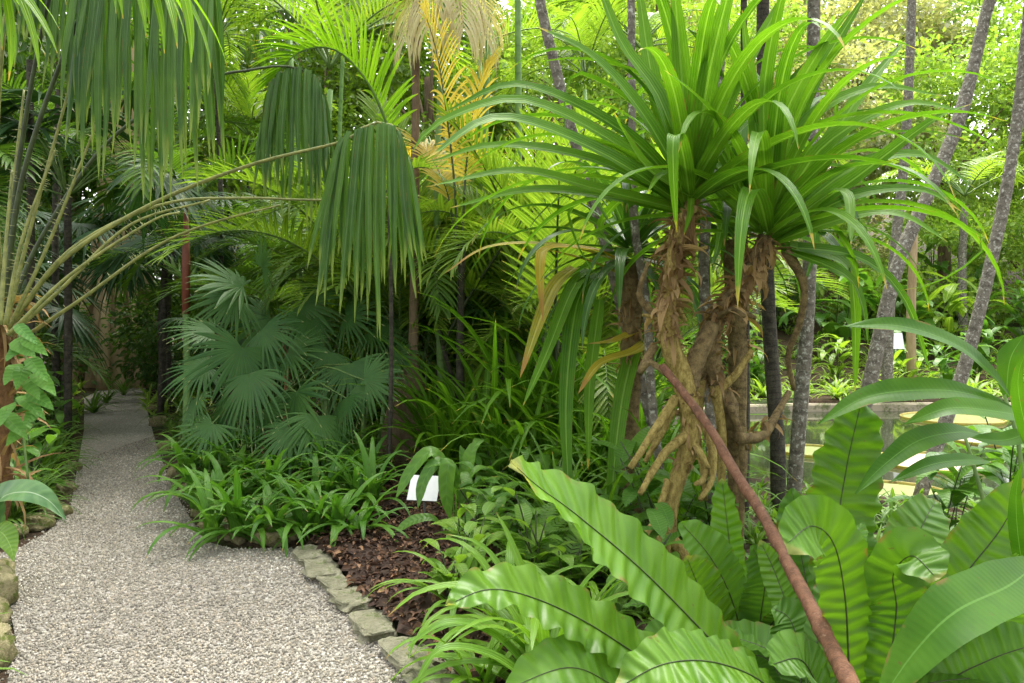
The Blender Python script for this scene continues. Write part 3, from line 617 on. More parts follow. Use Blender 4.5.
for i in range(26):                       # short stubs of aerial roots along both limbs
    q, lo, hi, mk = (lp, 10, 26, 'root') if i % 2 else (rp, 8, 21, 'pandan_bark'); b_ = q[int(rng.integers(lo, hi))]; a = U(0, 6.3); ln = U(.09, .2); mb = MB()
    mb.tube(arc(b_, a, U(-1.0, .5), ln, 8, U(.1, .5)), np.linspace(U(.017, .026), U(.008, .013), 8), 8, rough=.08); part('prop_root', mb, M[mk], t)
mb = MB(); skirt(mb, spline([P(735, 440, DR+.1), P(776, 415, DR+.25)], 6), 24, .12, .014, off=.03); part('root_fibre', mb, M['dead_leaf'], t)
CL, CR = P(690, 205, DL), P(768, 238, DR)
hl = pandan_head(t, CL, 34, 1.5, .043, 'pandan', parent_pts=lp[20:], el=(.25, 1.5))
HL = [([(690, 200), (620, 130), (520, 85), (445, 112)], -.1, .05), ([(690, 205), (610, 140), (520, 100), (440, 122), (412, 152)], -.4, .05), ([(688, 208), (600, 152), (500, 118), (425, 160)], -.7, .055),
      ([(690, 210), (600, 162), (500, 145), (430, 162)], -.2, .042), ([(690, 212), (600, 190), (520, 171), (430, 186)], -.3, .042), ([(690, 214), (610, 197), (530, 190), (450, 208)], .1, .04),
      ([(690, 195), (640, 110), (590, 55), (535, 26)], -.4, .058), ([(690, 195), (660, 100), (620, 40), (590, -40)], .1, .06), ([(690, 190), (682, 80), (672, -40)], -.3, .06),
      ([(695, 190), (708, 80), (742, -60)], -.6, .062), ([(690, 192), (655, 90), (636, -30)], .3, .055), ([(735, 190), (720, 130), (700, 100), (664, 70)], -.9, .05), ([(700, 195), (725, 110), (760, 40), (800, -30)], .2, .05),
      ([(700, 200), (650, 170), (622, 130), (614, 112)], -.5, .05), ([(686, 208), (676, 175), (660, 176), (648, 192)], -.5, .03)]
for px, dd, w in HL: hero_strap(t, hl, px, DL, DL+dd, w, 'pandan', hint=(U(-.3, .3), -.8, .65))
hr = pandan_head(t, CR, 34, 1.55, .043, 'pandan', parent_pts=rp[17:], el=(.2, 1.5))
HR = [([(768, 230), (800, 130), (870, 88), (942, 96)], -.1, .05), ([(768, 230), (780, 130), (820, 50), (858, 0)], -.4, .055), ([(770, 235), (820, 150), (900, 105), (968, 112)], -.3, .05),
      ([(770, 236), (850, 182), (930, 122), (972, 104)], -.5, .05), ([(770, 235), (850, 170), (920, 155), (975, 188)], .1, .05), ([(772, 240), (850, 197), (920, 190), (962, 212)], -.2, .045),
      ([(774, 242), (850, 217), (900, 215), (948, 242)], -.4, .045), ([(774, 236), (826, 196), (846, 194), (850, 218), (851, 245)], -.6, .04), ([(766, 230), (755, 120), (742, 10)], -.2, .055),
      ([(772, 230), (800, 110), (868, -10)], .1, .055), ([(770, 230), (764, 90), (790, -40)], -.5, .055), ([(764, 232), (720, 150), (690, 90)], .1, .05), ([(780, 248), (845, 275), (862, 305), (868, 345)], .1, .045),
      ([(780, 246), (860, 258), (905, 300), (930, 372)], .2, .04), ([(790, 246), (842, 262), (854, 300), (855, 392)], .3, .05), ([(760, 232), (700, 180), (690, 215), (684, 235)], -.4, .03), ([(775, 232), (850, 110), (905, 40)], .4, .055), ([(776, 232), (835, 150), (880, 130)], .3, .05)]
for px, dd, w in HR: hero_strap(t, hr, px, DR, DR+dd, w, 'pandan', hint=(U(-.3, .3), -.8, .65))

def small_pine(label, px, py, d, n, L, w, mat, hang=(), el=(-.3, 1.4)):
    base = P(px, py, d)*[1, 1, 0]+[0, 0, .03]; t = thing('screw_pine', label, 'screw pine', base); c = P(px, py, d)
    tp = trunk_pts(base, c, 14, .02); mb = MB(); mb.tube(tp, np.linspace(.06, .075, 14), 9, rough=.08); part('trunk', mb, M['pandan_bark'], t)
    hd = pandan_head(t, c, n, L, w, mat, el=el, parent_pts=tp[8:])
    for p_, dd, hw, mt in hang: hero_strap(t, hd, p_, d, d+dd, hw, mt)
    return t
small_pine('screw pine behind the twin-headed one, with arching and yellowing drooping straps', 632, 262, 5.5, 40, 1.3, .04, 'pandan_dark', [
    ([(625, 268), (600, 252), (552, 248), (540, 262), (543, 322)], -.5, .05, 'pandan_yellow'), ([(620, 275), (590, 262), (548, 250)], -.3, .05, 'pandan_yellow'), ([(620, 262), (560, 246), (490, 247), (444, 274)], -.2, .04, 'pandan_yellow'),
    ([(575, 268), (556, 285), (540, 320), (520, 378)], -.5, .055, 'pandan_yellow'), ([(590, 270), (572, 290), (548, 350), (523, 406)], -.6, .055, 'pandan'), ([(600, 275), (578, 300), (566, 400), (570, 520)], -.5, .06, 'pandan'),
    ([(650, 340), (635, 352), (600, 364), (578, 394)], -.6, .05, 'pandan_yellow'), ([(640, 330), (612, 342), (588, 344)], -.4, .04, 'pandan_yellow'), ([(640, 330), (622, 400), (612, 500), (618, 560)], -.5, .06, 'pandan'), ([(600, 300), (590, 380), (588, 470)], -.2, .045, 'pandan')], el=(-.4, 1.35))
small_pine('half-hidden screw pine standing behind the right head, dark upright straps', 735, 240, 5.6, 34, 1.6, .05, 'pandan_dark', el=(.2, 1.5))

# reddish bare branch leaning across
b = thing('leaning_branch', 'reddish brown bare branch leaning diagonally across the ferns', 'branch', P(905, 790, 1.9)*[1, 1, 0])
pts = spline([P(662, 366, 4.05), P(686, 396, 3.9), P(712, 432, 3.7), P(736, 474, 3.45), P(760, 510, 3.25), P(784, 556, 2.95), P(806, 598, 2.65), P(830, 645, 2.4), P(850, 683, 2.2), P(905, 790, 1.9)], 60)
mb = MB(); mb.tube(pts, np.linspace(.019, .027, 60)*(1+.05*np.sin(np.arange(60)*.9)+.10*(np.arange(60) % 13 == 5)), 14, rough=.05); part('wood', mb, M['rust'], b)

# slender palm-like trees by the pond, heads above the picture
def slender(label, px, r, mat='trunk_grey', crown=True, name='slender_tree', group='slender trees by the pond'):
    pts = [P(*p) for p in px]; base = pts[0].copy(); t = thing(name, label, 'tree', base, group); n = 22
    c = spline(pts, n); mb = MB(); mb.tube(c, np.linspace(r*.84, r*.64, n), 10, rough=.035); part('trunk', mb, M[mat], t)
    if crown:
        mb = MB()
        for k in range(46): strap_leaf(mb, c[-1], k*2.4, U(-.3, 1.4), U(.7, 1.1), .024, U(.8, 1.8), 8, 2)
        part('crown', mb, M['pandan_dark'], t)
slender('dark slender trunk between reddish branch and pond, spotted bark', [(779, 540, 6.3), (777, 440, 6.3), (768, 300, 6.35), (764, 120, 6.4), (762, -130, 6.4)], .072, 'trunk_dark')
slender('mottled grey slender trunk just right of the darker spotted one', [(790, 540, 6.6), (798, 440, 6.6), (808, 300, 6.6), (812, 150, 6.6), (816, -160, 6.6)], .075, 'trunk_grey')
slender('grey trunk leaning to upper right and reaching the top edge, over the pond', [(848, 470, 7.6), (868, 390, 7.7), (896, 270, 7.8), (930, 190, 7.9), (962, 110, 8.0), (990, 0, 8.1), (1040, -160, 8.2)], .085, 'trunk_grey')
slender('pale grey trunk leaning right along the right edge of the picture', [(914, 515, 7.4), (935, 450, 7.5), (965, 365, 7.6), (996, 240, 7.7), (1016, 130, 7.8), (1030, 0, 7.9), (1042, -160, 8)], .075, 'trunk_grey')
slender('thin lichen-spotted trunk slanting across the feathery palms', [(655, 430, 5.9), (632, 350, 5.9), (610, 260, 5.9), (580, 160, 5.9), (556, 70, 5.9), (538, -10, 5.9), (515, -170, 5.9)], .055, 'trunk_grey')
slender('faint grey trunk close beside the shaggy screw pine trunk', [(660, 470, 5.2), (652, 400, 5.2), (646, 300, 5.2), (634, 220, 5.2), (632, 100, 5.2), (630, -140, 5.2)], .035, 'trunk_grey')
slender('grey trunk seen between the two screw pine heads', [(712, 560, 5.3), (712, 440, 5.3), (708, 330, 5.3), (704, 250, 5.3), (722, 40, 5.3), (740, -160, 5.3)], .05, 'trunk_grey')
slender('thin blackish stem between screw pine and spotted trunk', [(744, 560, 5.9), (746, 440, 5.9), (746, 320, 5.9), (744, 200, 5.9), (744, -130, 5.9)], .035, 'trunk_dark')
slender('distant pale upright trunk beyond the leaning one', [(886, 420, 14.2), (890, 300, 14.2), (905, 150, 14.2), (912, 0, 14.2), (916, -120, 14.2)], .11, 'trunk_grey')
slender('stout tan pole-like trunk beyond the pond', [(912, 380, 15), (911, 330, 15), (912, 280, 15), (914, 230, 15), (915, 215, 15)], .11, 'tan_bark', False, 'bare_trunk')

# ------------------------------------------------------------------ bird's nest ferns in front
def nest_frond(t, px, d, hw, mat='nest', hint=(0, -.8, .6), ks=(0, .15, .5, .8, .94, 1), vs=(.3, .5, .95, 1, .6, .06), rip=.075, n=90, nr=15, fold=.16):
    d = np.interp(np.linspace(0, 1, len(px)), np.linspace(0, 1, len(d)), d); pts = spline([P(x, y, z) for (x, y), z in zip(px, d)], n); T = tangents(pts)
    side = nrm(np.cross(T, np.asarray(hint, float))); w = hw*np.mean(d)/F; ph = U(0, 6); mb = MB(); ph2 = U(0, 6)
    mb.strap(pts, side, w_prof(n, w, ks, vs)*(1+.012*np.sin(np.linspace(0, 1, n)*nr*4.1+ph2)), fold, 10, None, ripple=lambda s, u: rip*w*np.abs(u)**1.4*(np.sin(s*nr*2*PI+ph+np.sign(u)*1.1)+.5*np.sin(s*nr*3.3+ph2+u)))
    o = part('frond', mb, M[mat], t); N = np.cross(side, T); mr = MB(); mr.tube(pts[:-2]+N[:-2]*.002, np.linspace(.0042, .001, n-2), 6); part('midrib', mr, M['stalk_d'], t, o); return o
def nest_fern(label, base, fr, nrand, L, w, mat2='nest_dark', az0=0):
    t = thing('birds_nest_fern', label, 'fern', base)
    mb = MB(); mb.tube(np.asarray(base)+np.array([[0, 0, -.1], [0, 0, .1], [0, 0, .22]]), [.09, .1, .05], 9, rough=.1); part('rootstock', mb, M['fibre'], t)
    for a in fr: nest_frond(t, *a[:3], **(a[3] if len(a) > 3 else {}))
    for k in range(nrand):
        az = az0+k*2.4+U(-.3, .3); el = U(.5, 1.3); n = 40; c = arc(np.asarray(base)+[.05*math.cos(az), .05*math.sin(az), .15], az, el, L*U(.7, 1.1), n, U(.3, 1.2)); ww = w*U(.8, 1.1); mb = MB()
        mb.strap(c, hside(az), w_prof(n, ww, [0, .15, .5, .8, .94, 1], [.25, .5, .95, 1, .6, .05]), .15, 8, None, ripple=lambda s, u: .08*ww*np.abs(u)**1.4*np.sin(s*70+np.sign(u)))
        o = part('frond', mb, M[mat2], t); mr = MB(); mr.tube(c[:-2], np.linspace(.006, .0015, n-2), 5); part('midrib', mr, M['stalk_d'], t, o)
    return t
UPR = (0, -1, .35)
nest_fern('bird\'s nest fern in front with long rippled fronds pointing left', P(792, 760, 2.6)*[1, 1, 0]+[0, 0, .06], [
    ([(800, 735), (735, 666), (650, 578), (580, 518), (538, 487), (510, 462)], (2.62, 2.5, 2.35, 2.2, 2.1), 44, dict(hint=(-.15, -.6, .85))),
    ([(790, 750), (725, 715), (650, 664), (585, 622), (530, 597), (487, 590), (446, 606)], (2.6, 2.45, 2.3, 2.15), 34, dict(hint=(-.1, -.55, .85), rip=.13)),
    ([(800, 745), (770, 690), (720, 664), (665, 664), (615, 690)], (2.55, 2.3, 2.1, 2.05), 33, dict(hint=(0, -.55, .9), rip=.1)),
    ([(790, 755), (690, 730), (620, 690), (570, 668), (505, 690)], (2.55, 2.3, 2.1), 36, dict(hint=(0, -.5, .9), mat='nest_dark')),
    ([(800, 740), (775, 668), (745, 655), (700, 665)], (2.6, 2.8, 2.9), 34, dict(mat='nest_dark')),
    ([(800, 740), (800, 660), (790, 620), (772, 608)], (2.6, 2.75, 2.8), 26, dict(mat='nest_dark')),
    ([(800, 735), (796, 640), (778, 580), (760, 540)], (2.62, 2.9, 3.0), 15, dict(hint=(-.6, -.8, .2)))], 3, .7, .075, az0=.9)
nest_fern('bird\'s nest fern at right with broad upright fronds, tips curling over', P(872, 770, 2.65)*[1, 1, 0]+[0, 0, .06], [
    ([(868, 745), (850, 640), (838, 540), (846, 470), (862, 398)], (2.7, 2.95, 3.05, 3.05), 38, dict(hint=(.1, -.9, .2), mat='nest', rip=.13)),
    ([(862, 750), (850, 680), (845, 600), (834, 545), (812, 526), (785, 545)], (2.62, 2.55, 2.5, 2.45, 2.3), 28, dict(hint=UPR, vs=(.5, .7, 1, 1.1, .9, .3), rip=.1)),
    ([(872, 750), (888, 670), (896, 610), (893, 575), (912, 556), (938, 580)], (2.6, 2.5, 2.5, 2.42, 2.3), 28, dict(hint=UPR, vs=(.5, .7, 1, 1.1, .9, .3), rip=.1)),
    ([(880, 750), (925, 650), (962, 580), (1000, 530), (1030, 478)], (2.6, 2.5, 2.5, 2.45), 32, dict(hint=(-.5, -.7, .3), rip=.14)),
    ([(885, 760), (895, 640), (908, 560), (925, 520), (936, 500)], (2.75, 3.2, 3.4), 31, dict(hint=(-.2, -.9, .3), rip=.06)),
    ([(866, 760), (822, 640), (802, 560), (792, 488)], (2.75, 3.1, 3.2), 25, dict(mat='nest_dark', hint=(-.2, -.9, .2), rip=.08)),
    ([(890, 760), (940, 690), (990, 660), (1050, 640)], (2.55, 2.4, 2.3), 34, dict(mat='nest_dark', hint=(.1, -.6, .8))),
    ([(862, 760), (820, 690), (800, 660), (770, 665)], (2.55, 2.5, 2.4), 30, dict(mat='nest_dark', hint=(-.1, -.6, .8)))], 4, .75, .085, az0=.3)
nest_fern('darker bird\'s nest fern tucked behind the reddish branch', P(752, 690, 3.3)*[1, 1, 0]+[0, 0, .06], [
    ([(752, 690), (745, 630), (732, 560), (722, 478)], (3.3, 3.35, 3.4), 17, dict(hint=(-.7, -.7, .1), mat='nest', rip=.1)),
    ([(752, 690), (735, 610), (712, 560), (680, 522)], (3.3, 3.2, 3.15), 24, dict(mat='nest_dark', rip=.08)),
    ([(750, 690), (722, 640), (700, 590), (686, 556)], (3.3, 3.1, 3.0), 26, dict(mat='nest', rip=.08)),
    ([(752, 690), (760, 620), (764, 580), (752, 545)], (3.3, 3.2, 3.15), 24, dict(mat='nest_dark')),
    ([(745, 690), (700, 650), (670, 640), (640, 655)], (3.3, 3.1, 3.0), 24, dict(mat='nest_dark'))], 5, .6, .075)
nest_fern('bird\'s nest fern cropped by the lower right corner, dark broad fronds', P(1010, 720, 3.0)*[1, 1, 0]+[0, 0, .06], [
    ([(1010, 720), (1000, 650), (1010, 590), (1030, 540)], (3.0, 2.9, 2.8), 34, dict(mat='nest_dark')), ([(1005, 720), (970, 640), (965, 590), (985, 560)], (3.0, 3.1, 3.1), 26, dict(mat='nest_dark')),
    ([(1010, 720), (985, 660), (960, 650), (930, 668)], (3.0, 2.8, 2.7), 26, dict(mat='nest_dark'))], 4, .7, .08)

# ginger-like plant reaching in from the right edge
def hero_blade(root, px, d, hw, mat, hint=(0, -.5, .85), parent=None, name='leaf', **kw):
    d = np.interp(np.linspace(0, 1, len(px)), np.linspace(0, 1, len(d)), d); pts = spline([P(x, y, z) for (x, y), z in zip(px, d)], 26); T = tangents(pts); mb = MB()
    blade(mb, pts, nrm(np.cross(T, np.asarray(hint, float))), hw*np.mean(d)/F, 6, **kw); return part(name, mb, M[mat], root, parent)
t = thing('ginger_plant', 'tall plant at right edge with long arching glossy leaves over the pond', 'ginger plant', P(1035, 700, 2.7)*[1, 1, 0]+[0, 0, .04])
for px in ([(1036, 720, 2.7), (1030, 560, 2.7), (1018, 440, 2.75), (1004, 395, 2.8)], [(1040, 720, 2.75), (1046, 520, 2.7), (1040, 380, 2.6)], [(1010, 720, 2.9), (996, 560, 2.9), (975, 470, 2.95), (962, 428, 3)]):
    mb = MB(); mb.tube(spline([P(*p) for p in px], 14), np.linspace(.014, .006, 14), 7); part('stem', mb, M['stalk'], t)
GL = [([(1012, 408), (985, 398), (940, 390), (870, 396), (818, 424)], (2.75, 2.7, 2.65), 16), ([(1030, 418), (1000, 412), (950, 408), (904, 424)], (2.6, 2.5, 2.5), 14), ([(1012, 400), (990, 372), (955, 344), (900, 326), (842, 326)], (2.75, 2.7, 2.7), 15),
      ([(985, 436), (960, 432), (920, 440), (885, 464), (855, 494)], (2.8, 2.6, 2.5), 13), ([(990, 462), (965, 460), (930, 465), (890, 482)], (2.9, 2.8, 2.7), 9), ([(1035, 430), (1005, 440), (970, 438)], (2.6, 2.5), 10),
      ([(1040, 470), (1024, 420), (1018, 380), (1026, 350)], (2.5, 2.4), 8), ([(1040, 600), (1022, 560), (1016, 500), (1022, 462)], (2.4, 2.3), 8), ([(1040, 560), (1010, 585), (955, 612), (912, 655), (872, 715)], (2.3, 1.95, 1.8), 31), ([(1006, 398), (1010, 360), (1024, 335)], (2.8, 2.8), 14)]
for i, (px, d, hw) in enumerate(GL): hero_blade(t, px, d, hw, 'ginger', hint=(.1, -.6, .8) if i not in (6, 7) else (-.8, -.6, .1))

# ------------------------------------------------------------------ spiny palm at left with long stalks and hanging leaflets
t = thing('spiny_palm', 'spiny palm at left, long thorny stalks carrying dark hanging leaf curtains', 'palm', P(2, 500, 5.4)*[1, 1, 0]+[0, 0, .03])
mb = MB(); mb.tube(spline([P(-10, 520, 5.4), P(-8, 420, 5.4), P(-6, 330, 5.4), P(0, 290, 5.4)], 14), [.12]*10+[.12, .11, .1, .08], 14, rough=.12); part('trunk', mb, M['fibre'], t)
mb = MB(); skirt(mb, spline([P(-10, 500, 5.4), P(-4, 300, 5.4)], 12), 220, .34, .02, (-1.3, 1.2), .1); part('dead_leaf_skirt', mb, M['dead_leaf'], t)
def stalk(px, d0, d1, r, spines=True, mat='stalk_y'):
    z = np.linspace(d0, d1, len(px)); c = spline([P(x, y, k) for (x, y), k in zip(px, z)], 30); mb = MB(); mb.tube(c, np.linspace(r, r*.45, 30), 7); T = tangents(c)
    for k in range(70 if spines else 0):
        i = int(rng.integers(0, 29)); b = c[i]+(c[i+1]-c[i])*U(0, 1); q = nrm(np.cross(T[i], rng.normal(0, 1, 3))); mb.tube([b, b+q*r*1.2, b+q*U(.03, .055)], [.003, .002, .0006], 4)
    o = part('leaf_stalk', mb, M[mat], t)
    return c, o
def curtain(o, ridge, d, L, n, spread, mat='curtain', layers=2, name='leaf_blade'):
    """a drooped pleated leaf: folded segments side by side along a ridge, joined above and split into points below"""
    for ly in range(layers):
        r = spline([P(x, y, d+.16*ly-.08) for x, y in ridge], 60); mb = MB(); lat = nrm(r[-1]-r[0]); wid = np.linalg.norm(r[-1]-r[0]); m_ = 12; t_ = np.linspace(0, 1, m_)
        for k in range(n):
            s = (k+.5)/n; b = r[int(s*59)]; ln = L*U(.72, 1.12)*(1-.36*abs(2*s-1)**1.6); fo = (s-.5)*(spread-1)*wid; hw = wid/n*.5*(1+(spread-1)*t_)*1.25; sp_ = U(.3, .62)
            ph, am = U(0, 6), U(.01, .035); out = (-1 if ly == 0 else 1)*(.10*np.sin(np.minimum(t_*2.2, 1.4))+.05*t_)
            pts = b+lat*(fo*t_**.8+am*np.sin(t_*3+ph)*t_)[:, None]+np.array([0, 1., 0])*out[:, None]+np.array([0, 0, 1.])*(.05*np.sin(np.minimum(t_*9, PI))-ln*t_)[:, None]
            w_ = np.where(t_ > sp_, hw*np.clip((1-t_)/(1-sp_), 0, 1)**.7, hw)+.001
            yaw = U(-.35, .35)+(U(-.6, .6)*t_); sd = lat[None]*np.cos(yaw)[:, None]+np.array([0, 1., 0])*np.sin(yaw)[:, None]
            mb.strap(pts, sd, w_, .75 if k % 2 else -.75, 4, None)
        part(name, mb, M[mat], t, o)
c, o = stalk([(8, 330), (60, 262), (150, 205), (250, 165), (340, 142), (362, 128), (385, 122), (404, 136)], 5.4, 5.6, .019); curtain(o, [(340, 152), (346, 134), (366, 127), (386, 123), (398, 132), (404, 156)], 5.5, 1.36, 18, 1.75)
c, o = stalk([(5, 325), (40, 240), (110, 140), (200, 82), (250, 70), (282, 66), (306, 72), (322, 92)], 5.6, 6.4, .018, True, 'stalk_d'); curtain(o, [(270, 92), (278, 74), (296, 67), (314, 74), (322, 96)], 6.3, 1.2, 16, 1.45)
c, o = stalk([(3, 320), (22, 180), (70, 40), (120, -60), (165, -40), (205, -10)], 5.3, 4.9, .02, True, 'stalk_d'); curtain(o, [(82, -30), (110, -56), (150, -60), (190, -50), (214, -24)], 5.0, 1.55, 24, 1.1)
c, o = stalk([(3, 320), (18, 170), (40, 40), (70, -70), (110, -90)], 5.4, 5.0, .02, True, 'stalk_d'); curtain(o, [(40, -60), (66, -74), (90, -66), (104, -40)], 5.2, 1.1, 12, 1.15)
c, o = stalk([(3, 320), (-5, 180), (5, 20), (25, -40), (45, -30)], 5.4, 5.0, .024); curtain(o, [(14, -40), (30, -50), (46, -30)], 5.1, .75, 7, 1.3)
c, o = stalk([(6, 330), (70, 250), (160, 205), (240, 198), (320, 200), (420, 196)], 5.3, 6.0, .015)
for px, z in ([(6, 325), (30, 230), (74, 72), (78, 60)], 5.2), ([(8, 330), (50, 240), (98, 120)], 5.25), ([(10, 335), (60, 290), (130, 225), (210, 200)], 5.2), ([(4, 320), (12, 200), (24, 90)], 5.3), ([(8, 335), (70, 275), (150, 222), (180, 212)], 5.1), ([(5, 325), (22, 240), (55, 150)], 5.1), ([(0, 325), (6, 240), (12, 170)], 5.0), ([(12, 345), (80, 300), (150, 250), (205, 225), (280, 205)], 5.6):
    stalk(px, z, z+.15, .015, True, 'stalk_y')

# bright green frond pieces hanging in at the top left
t = thing('feather_palm', 'sunlit pale green palm leaflets hanging in at the top left corner', 'palm', P(-60, 500, 3.6)*[1, 1, 0]+[0, 0, .03])
mb = MB(); mb.tube(spline([P(-90, 560, 3.9), P(-95, 100, 3.9), P(-90, -120, 3.9)], 10), [.07]*10, 9); part('trunk', mb, M['cane'], t)
for pts_, lv in ([(-90, -120), (20, -120), (110, -70), (190, -20)], [(60, -40, 100), (110, 40, 105), (35, 0, 60), (150, 30, 44), (128, 20, 60), (170, 24, 36)]), ([(-90, -120), (-40, -60), (10, -30)], [(-10, 6, 70), (10, 12, 62), (30, 20, 50)]):
    c = spline([P(x, y, 3.7) for x, y in pts_], 20); mb = MB(); mb.tube(c, np.linspace(.02, .008, 20), 6); o = part('midrib', mb, M['stalk'], t); mb = MB()
    for k in range(26):
        s = .25+.75*k/26; i = int(s*19); b = c[min(i, 19)]; d = nrm(np.array([U(.3, .9), U(-.5, .3), U(-1.2, -.5)])); pp = arc(b, math.atan2(d[1], d[0]), math.asin(d[2]), U(.35, .62), 8, .5); mb.strap(pp, roll(hside(math.atan2(d[1], d[0])), d, U(-.5, .9)), w_prof(8, .022, [0, .1, .4, .75, 1], [.4, .9, 1, .65, .03]), .3, 2)
    part('leaflets', mb, M['bright'], t, o)

# climbing vine on the spiny trunk
t = thing('climbing_vine', 'bright heart-leaved vine climbing the brown trunk at left', 'vine', P(30, 470, 5.1)*[1, 1, 0]+[0, 0, .03])
c = spline([P(28, 480, 5.1), P(24, 430, 5.15), P(32, 390, 5.15), P(24, 350, 5.2), P(18, 335, 5.2)], 20); mb = MB(); mb.tube(c, [.008]*20, 6); part('stem', mb, M['stalk'], t)
for (px, py, L, dx) in [(22, 330, 22, 16), (20, 345, 18, 16), (30, 342, 20, 18), (22, 372, 26, -6), (34, 364, 26, 14), (40, 378, 26, 16), (30, 385, 22, 10), (26, 402, 26, 20), (14, 370, 22, -10), (36, 396, 20, 18), (18, 350, 16, -12), (34, 412, 20, -10), (8, 410, 24, -8), (10, 420, 30, 18), (22, 428, 26, -16)]:
    hero_blade(t, [(px-dx*.3, py-6), (px, py), (px+dx*.6, py+L*.4), (px+dx, py+L*.7)], (5.0, 4.85), U(6, 9), 'vine', hint=(U(-.6, .6), -.7, U(.2, .9)), ks=(0, .08, .3, .6, 1), vs=(.1, .8, 1, .7, .02), wav=.05)
t = thing('striped_aroid', 'large grey-green striped leaf plant above the left-hand rocks', 'aroid', P(2, 545, 4.6)*[1, 1, 0]+[0, 0, .04])
for px, d, hw, mk in [([(-8, 535), (0, 500), (25, 492), (48, 500), (66, 520)], (4.7, 4.5, 4.4), 19, 'caladium'), ([(-10, 540), (-5, 505), (10, 488), (38, 486)], (4.8, 4.8, 4.9), 15, 'caladium'), ([(-14, 540), (0, 532), (10, 545), (14, 562)], (4.5, 4.3), 13, 'broad_light'), ([(-20, 540), (-10, 510), (-30, 490)], (4.6, 4.6), 16, 'caladium')]:
    hero_blade(t, px, d, hw, mk, hint=(.1, -.6, .8), ks=(0, .1, .3, .6, 1), vs=(.2, .8, 1, .8, .02), wav=.08)
mb = MB(); mb.tube(spline([P(-10, 560, 4.7), P(-6, 530, 4.7), P(0, 502, 4.65)], 6), [.012]*6, 6); part('stem', mb, M['stalk'], t)

def at_(px, d): return ((px-512)*d/F, d)
# ------------------------------------------------------------------ fan palms by the bend of the path
fan_palm('dark bluish fan palm beside the path with many pleated leaves, front clump', G(268, 470, .03), [(242, 348, 7.2, 62, -10, 50), (296, 392, 7.0, 62, 8, 60), (318, 416, 6.8, 52, 10, 45), (214, 330, 7.6, 50, -40, -6), (262, 330, 7.4, 52, 30, 20),
    (206, 366, 7.2, 46, -40, 14), (196, 398, 7.0, 40, -8, 50), (232, 402, 7.0, 46, -14, 50), (266, 408, 7.1, 46, 26, 40), (350, 364, 7.4, 54, 20, 40), (364, 380, 7.0, 44, 34, 10), (288, 352, 7.5, 48, 26, -4), (330, 352, 7.6, 46, -14, 34), (250, 374, 6.9, 58, 4, 60), (212, 424, 6.8, 44, -30, 34), (290, 430, 6.7, 46, -20, 36), (346, 398, 6.9, 50, -6, 44)], .55, 'fan', 'fan palms by the bend')
fan_palm('taller paler fan palm behind the front clump, half-fan leaves facing left', G(285, 452, .03), [(243, 286, 8.2, 62, -50, -34), (236, 296, 8.0, 54, -40, 20), (300, 304, 8.2, 50, 40, 12), (310, 320, 8.0, 44, 4, 30), (345, 316, 8.2, 50, 46, -10), (270, 318, 8.3, 52, -34, 12), (372, 330, 8.3, 46, 40, 10), (262, 268, 8.5, 44, 20, -44), (390, 355, 8.2, 40, 40, 10), (326, 290, 8.6, 44, 20, -40)], 1.3, 'fan', 'fan palms by the bend')
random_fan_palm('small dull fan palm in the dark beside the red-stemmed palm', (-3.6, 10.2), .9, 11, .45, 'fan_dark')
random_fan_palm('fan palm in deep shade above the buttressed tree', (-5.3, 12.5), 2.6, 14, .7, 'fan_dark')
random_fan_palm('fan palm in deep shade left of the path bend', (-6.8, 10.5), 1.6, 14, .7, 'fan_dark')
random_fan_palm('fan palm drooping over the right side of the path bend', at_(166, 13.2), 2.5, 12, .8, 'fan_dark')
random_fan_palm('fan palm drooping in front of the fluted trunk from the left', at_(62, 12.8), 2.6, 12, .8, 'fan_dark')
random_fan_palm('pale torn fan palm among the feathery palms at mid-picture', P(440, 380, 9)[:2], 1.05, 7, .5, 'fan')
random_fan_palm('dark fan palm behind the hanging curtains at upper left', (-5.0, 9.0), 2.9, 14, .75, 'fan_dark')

# ------------------------------------------------------------------ strap-leaved border along the mulch and the path
cnt = 0
for row, (y0, xs) in enumerate([(552, (212, 232, 252, 274, 296, 318, 338, 356)), (528, (198, 218, 240, 262, 284, 308, 330, 352, 370)), (508, (190, 210, 232, 256, 280, 304, 328, 350, 366)), (492, (186, 206, 230, 254, 280, 306, 330, 352))]):
    for x in xs:
        g = G(x+U(-5, 5), y0-8 if row else y0-10, .02)
        straps('border_plant', 'dark green strap-leaved border plant in the dense mound beside the gravel path', 'border plant', g[0], g[1]+.05, U(.85, 1.2), 'strap-leaved border plants', .02+.07*row)
for i, (x, y, s_) in enumerate([(60, 462, 1.1), (46, 478, 1.1), (66, 440, 1.0), (40, 450, 1.2), (54, 500, .8), (70, 425, 1.0), (30, 470, 1.3), (52, 415, 1.3), (24, 500, 1.0), (44, 494, .9), (62, 484, .9), (14, 516, .9), (34, 512, .8), (72, 452, .9)]):
    g = G(x-8, y+14, .02); straps('strap_plant', 'narrow strap-leaved plant in the bed along the left path edge', 'strap plant', g[0]-.1, g[1], s_*.75, 'strap plants along the left path edge')
for i, (x, y, s_) in enumerate([(158, 402, 1.), (172, 432, .9), (186, 455, .9), (168, 415, 1.1), (200, 470, .8), (90, 392, .8), (108, 384, .9), (76, 402, 1.0)]):
    g = G(x+8, y+10, .02); straps('strap_plant', 'shaded narrow strap-leaved plant bordering the far bend of the path', 'strap plant', g[0]+.15, g[1], s_*.8, 'strap plants by the far bend')

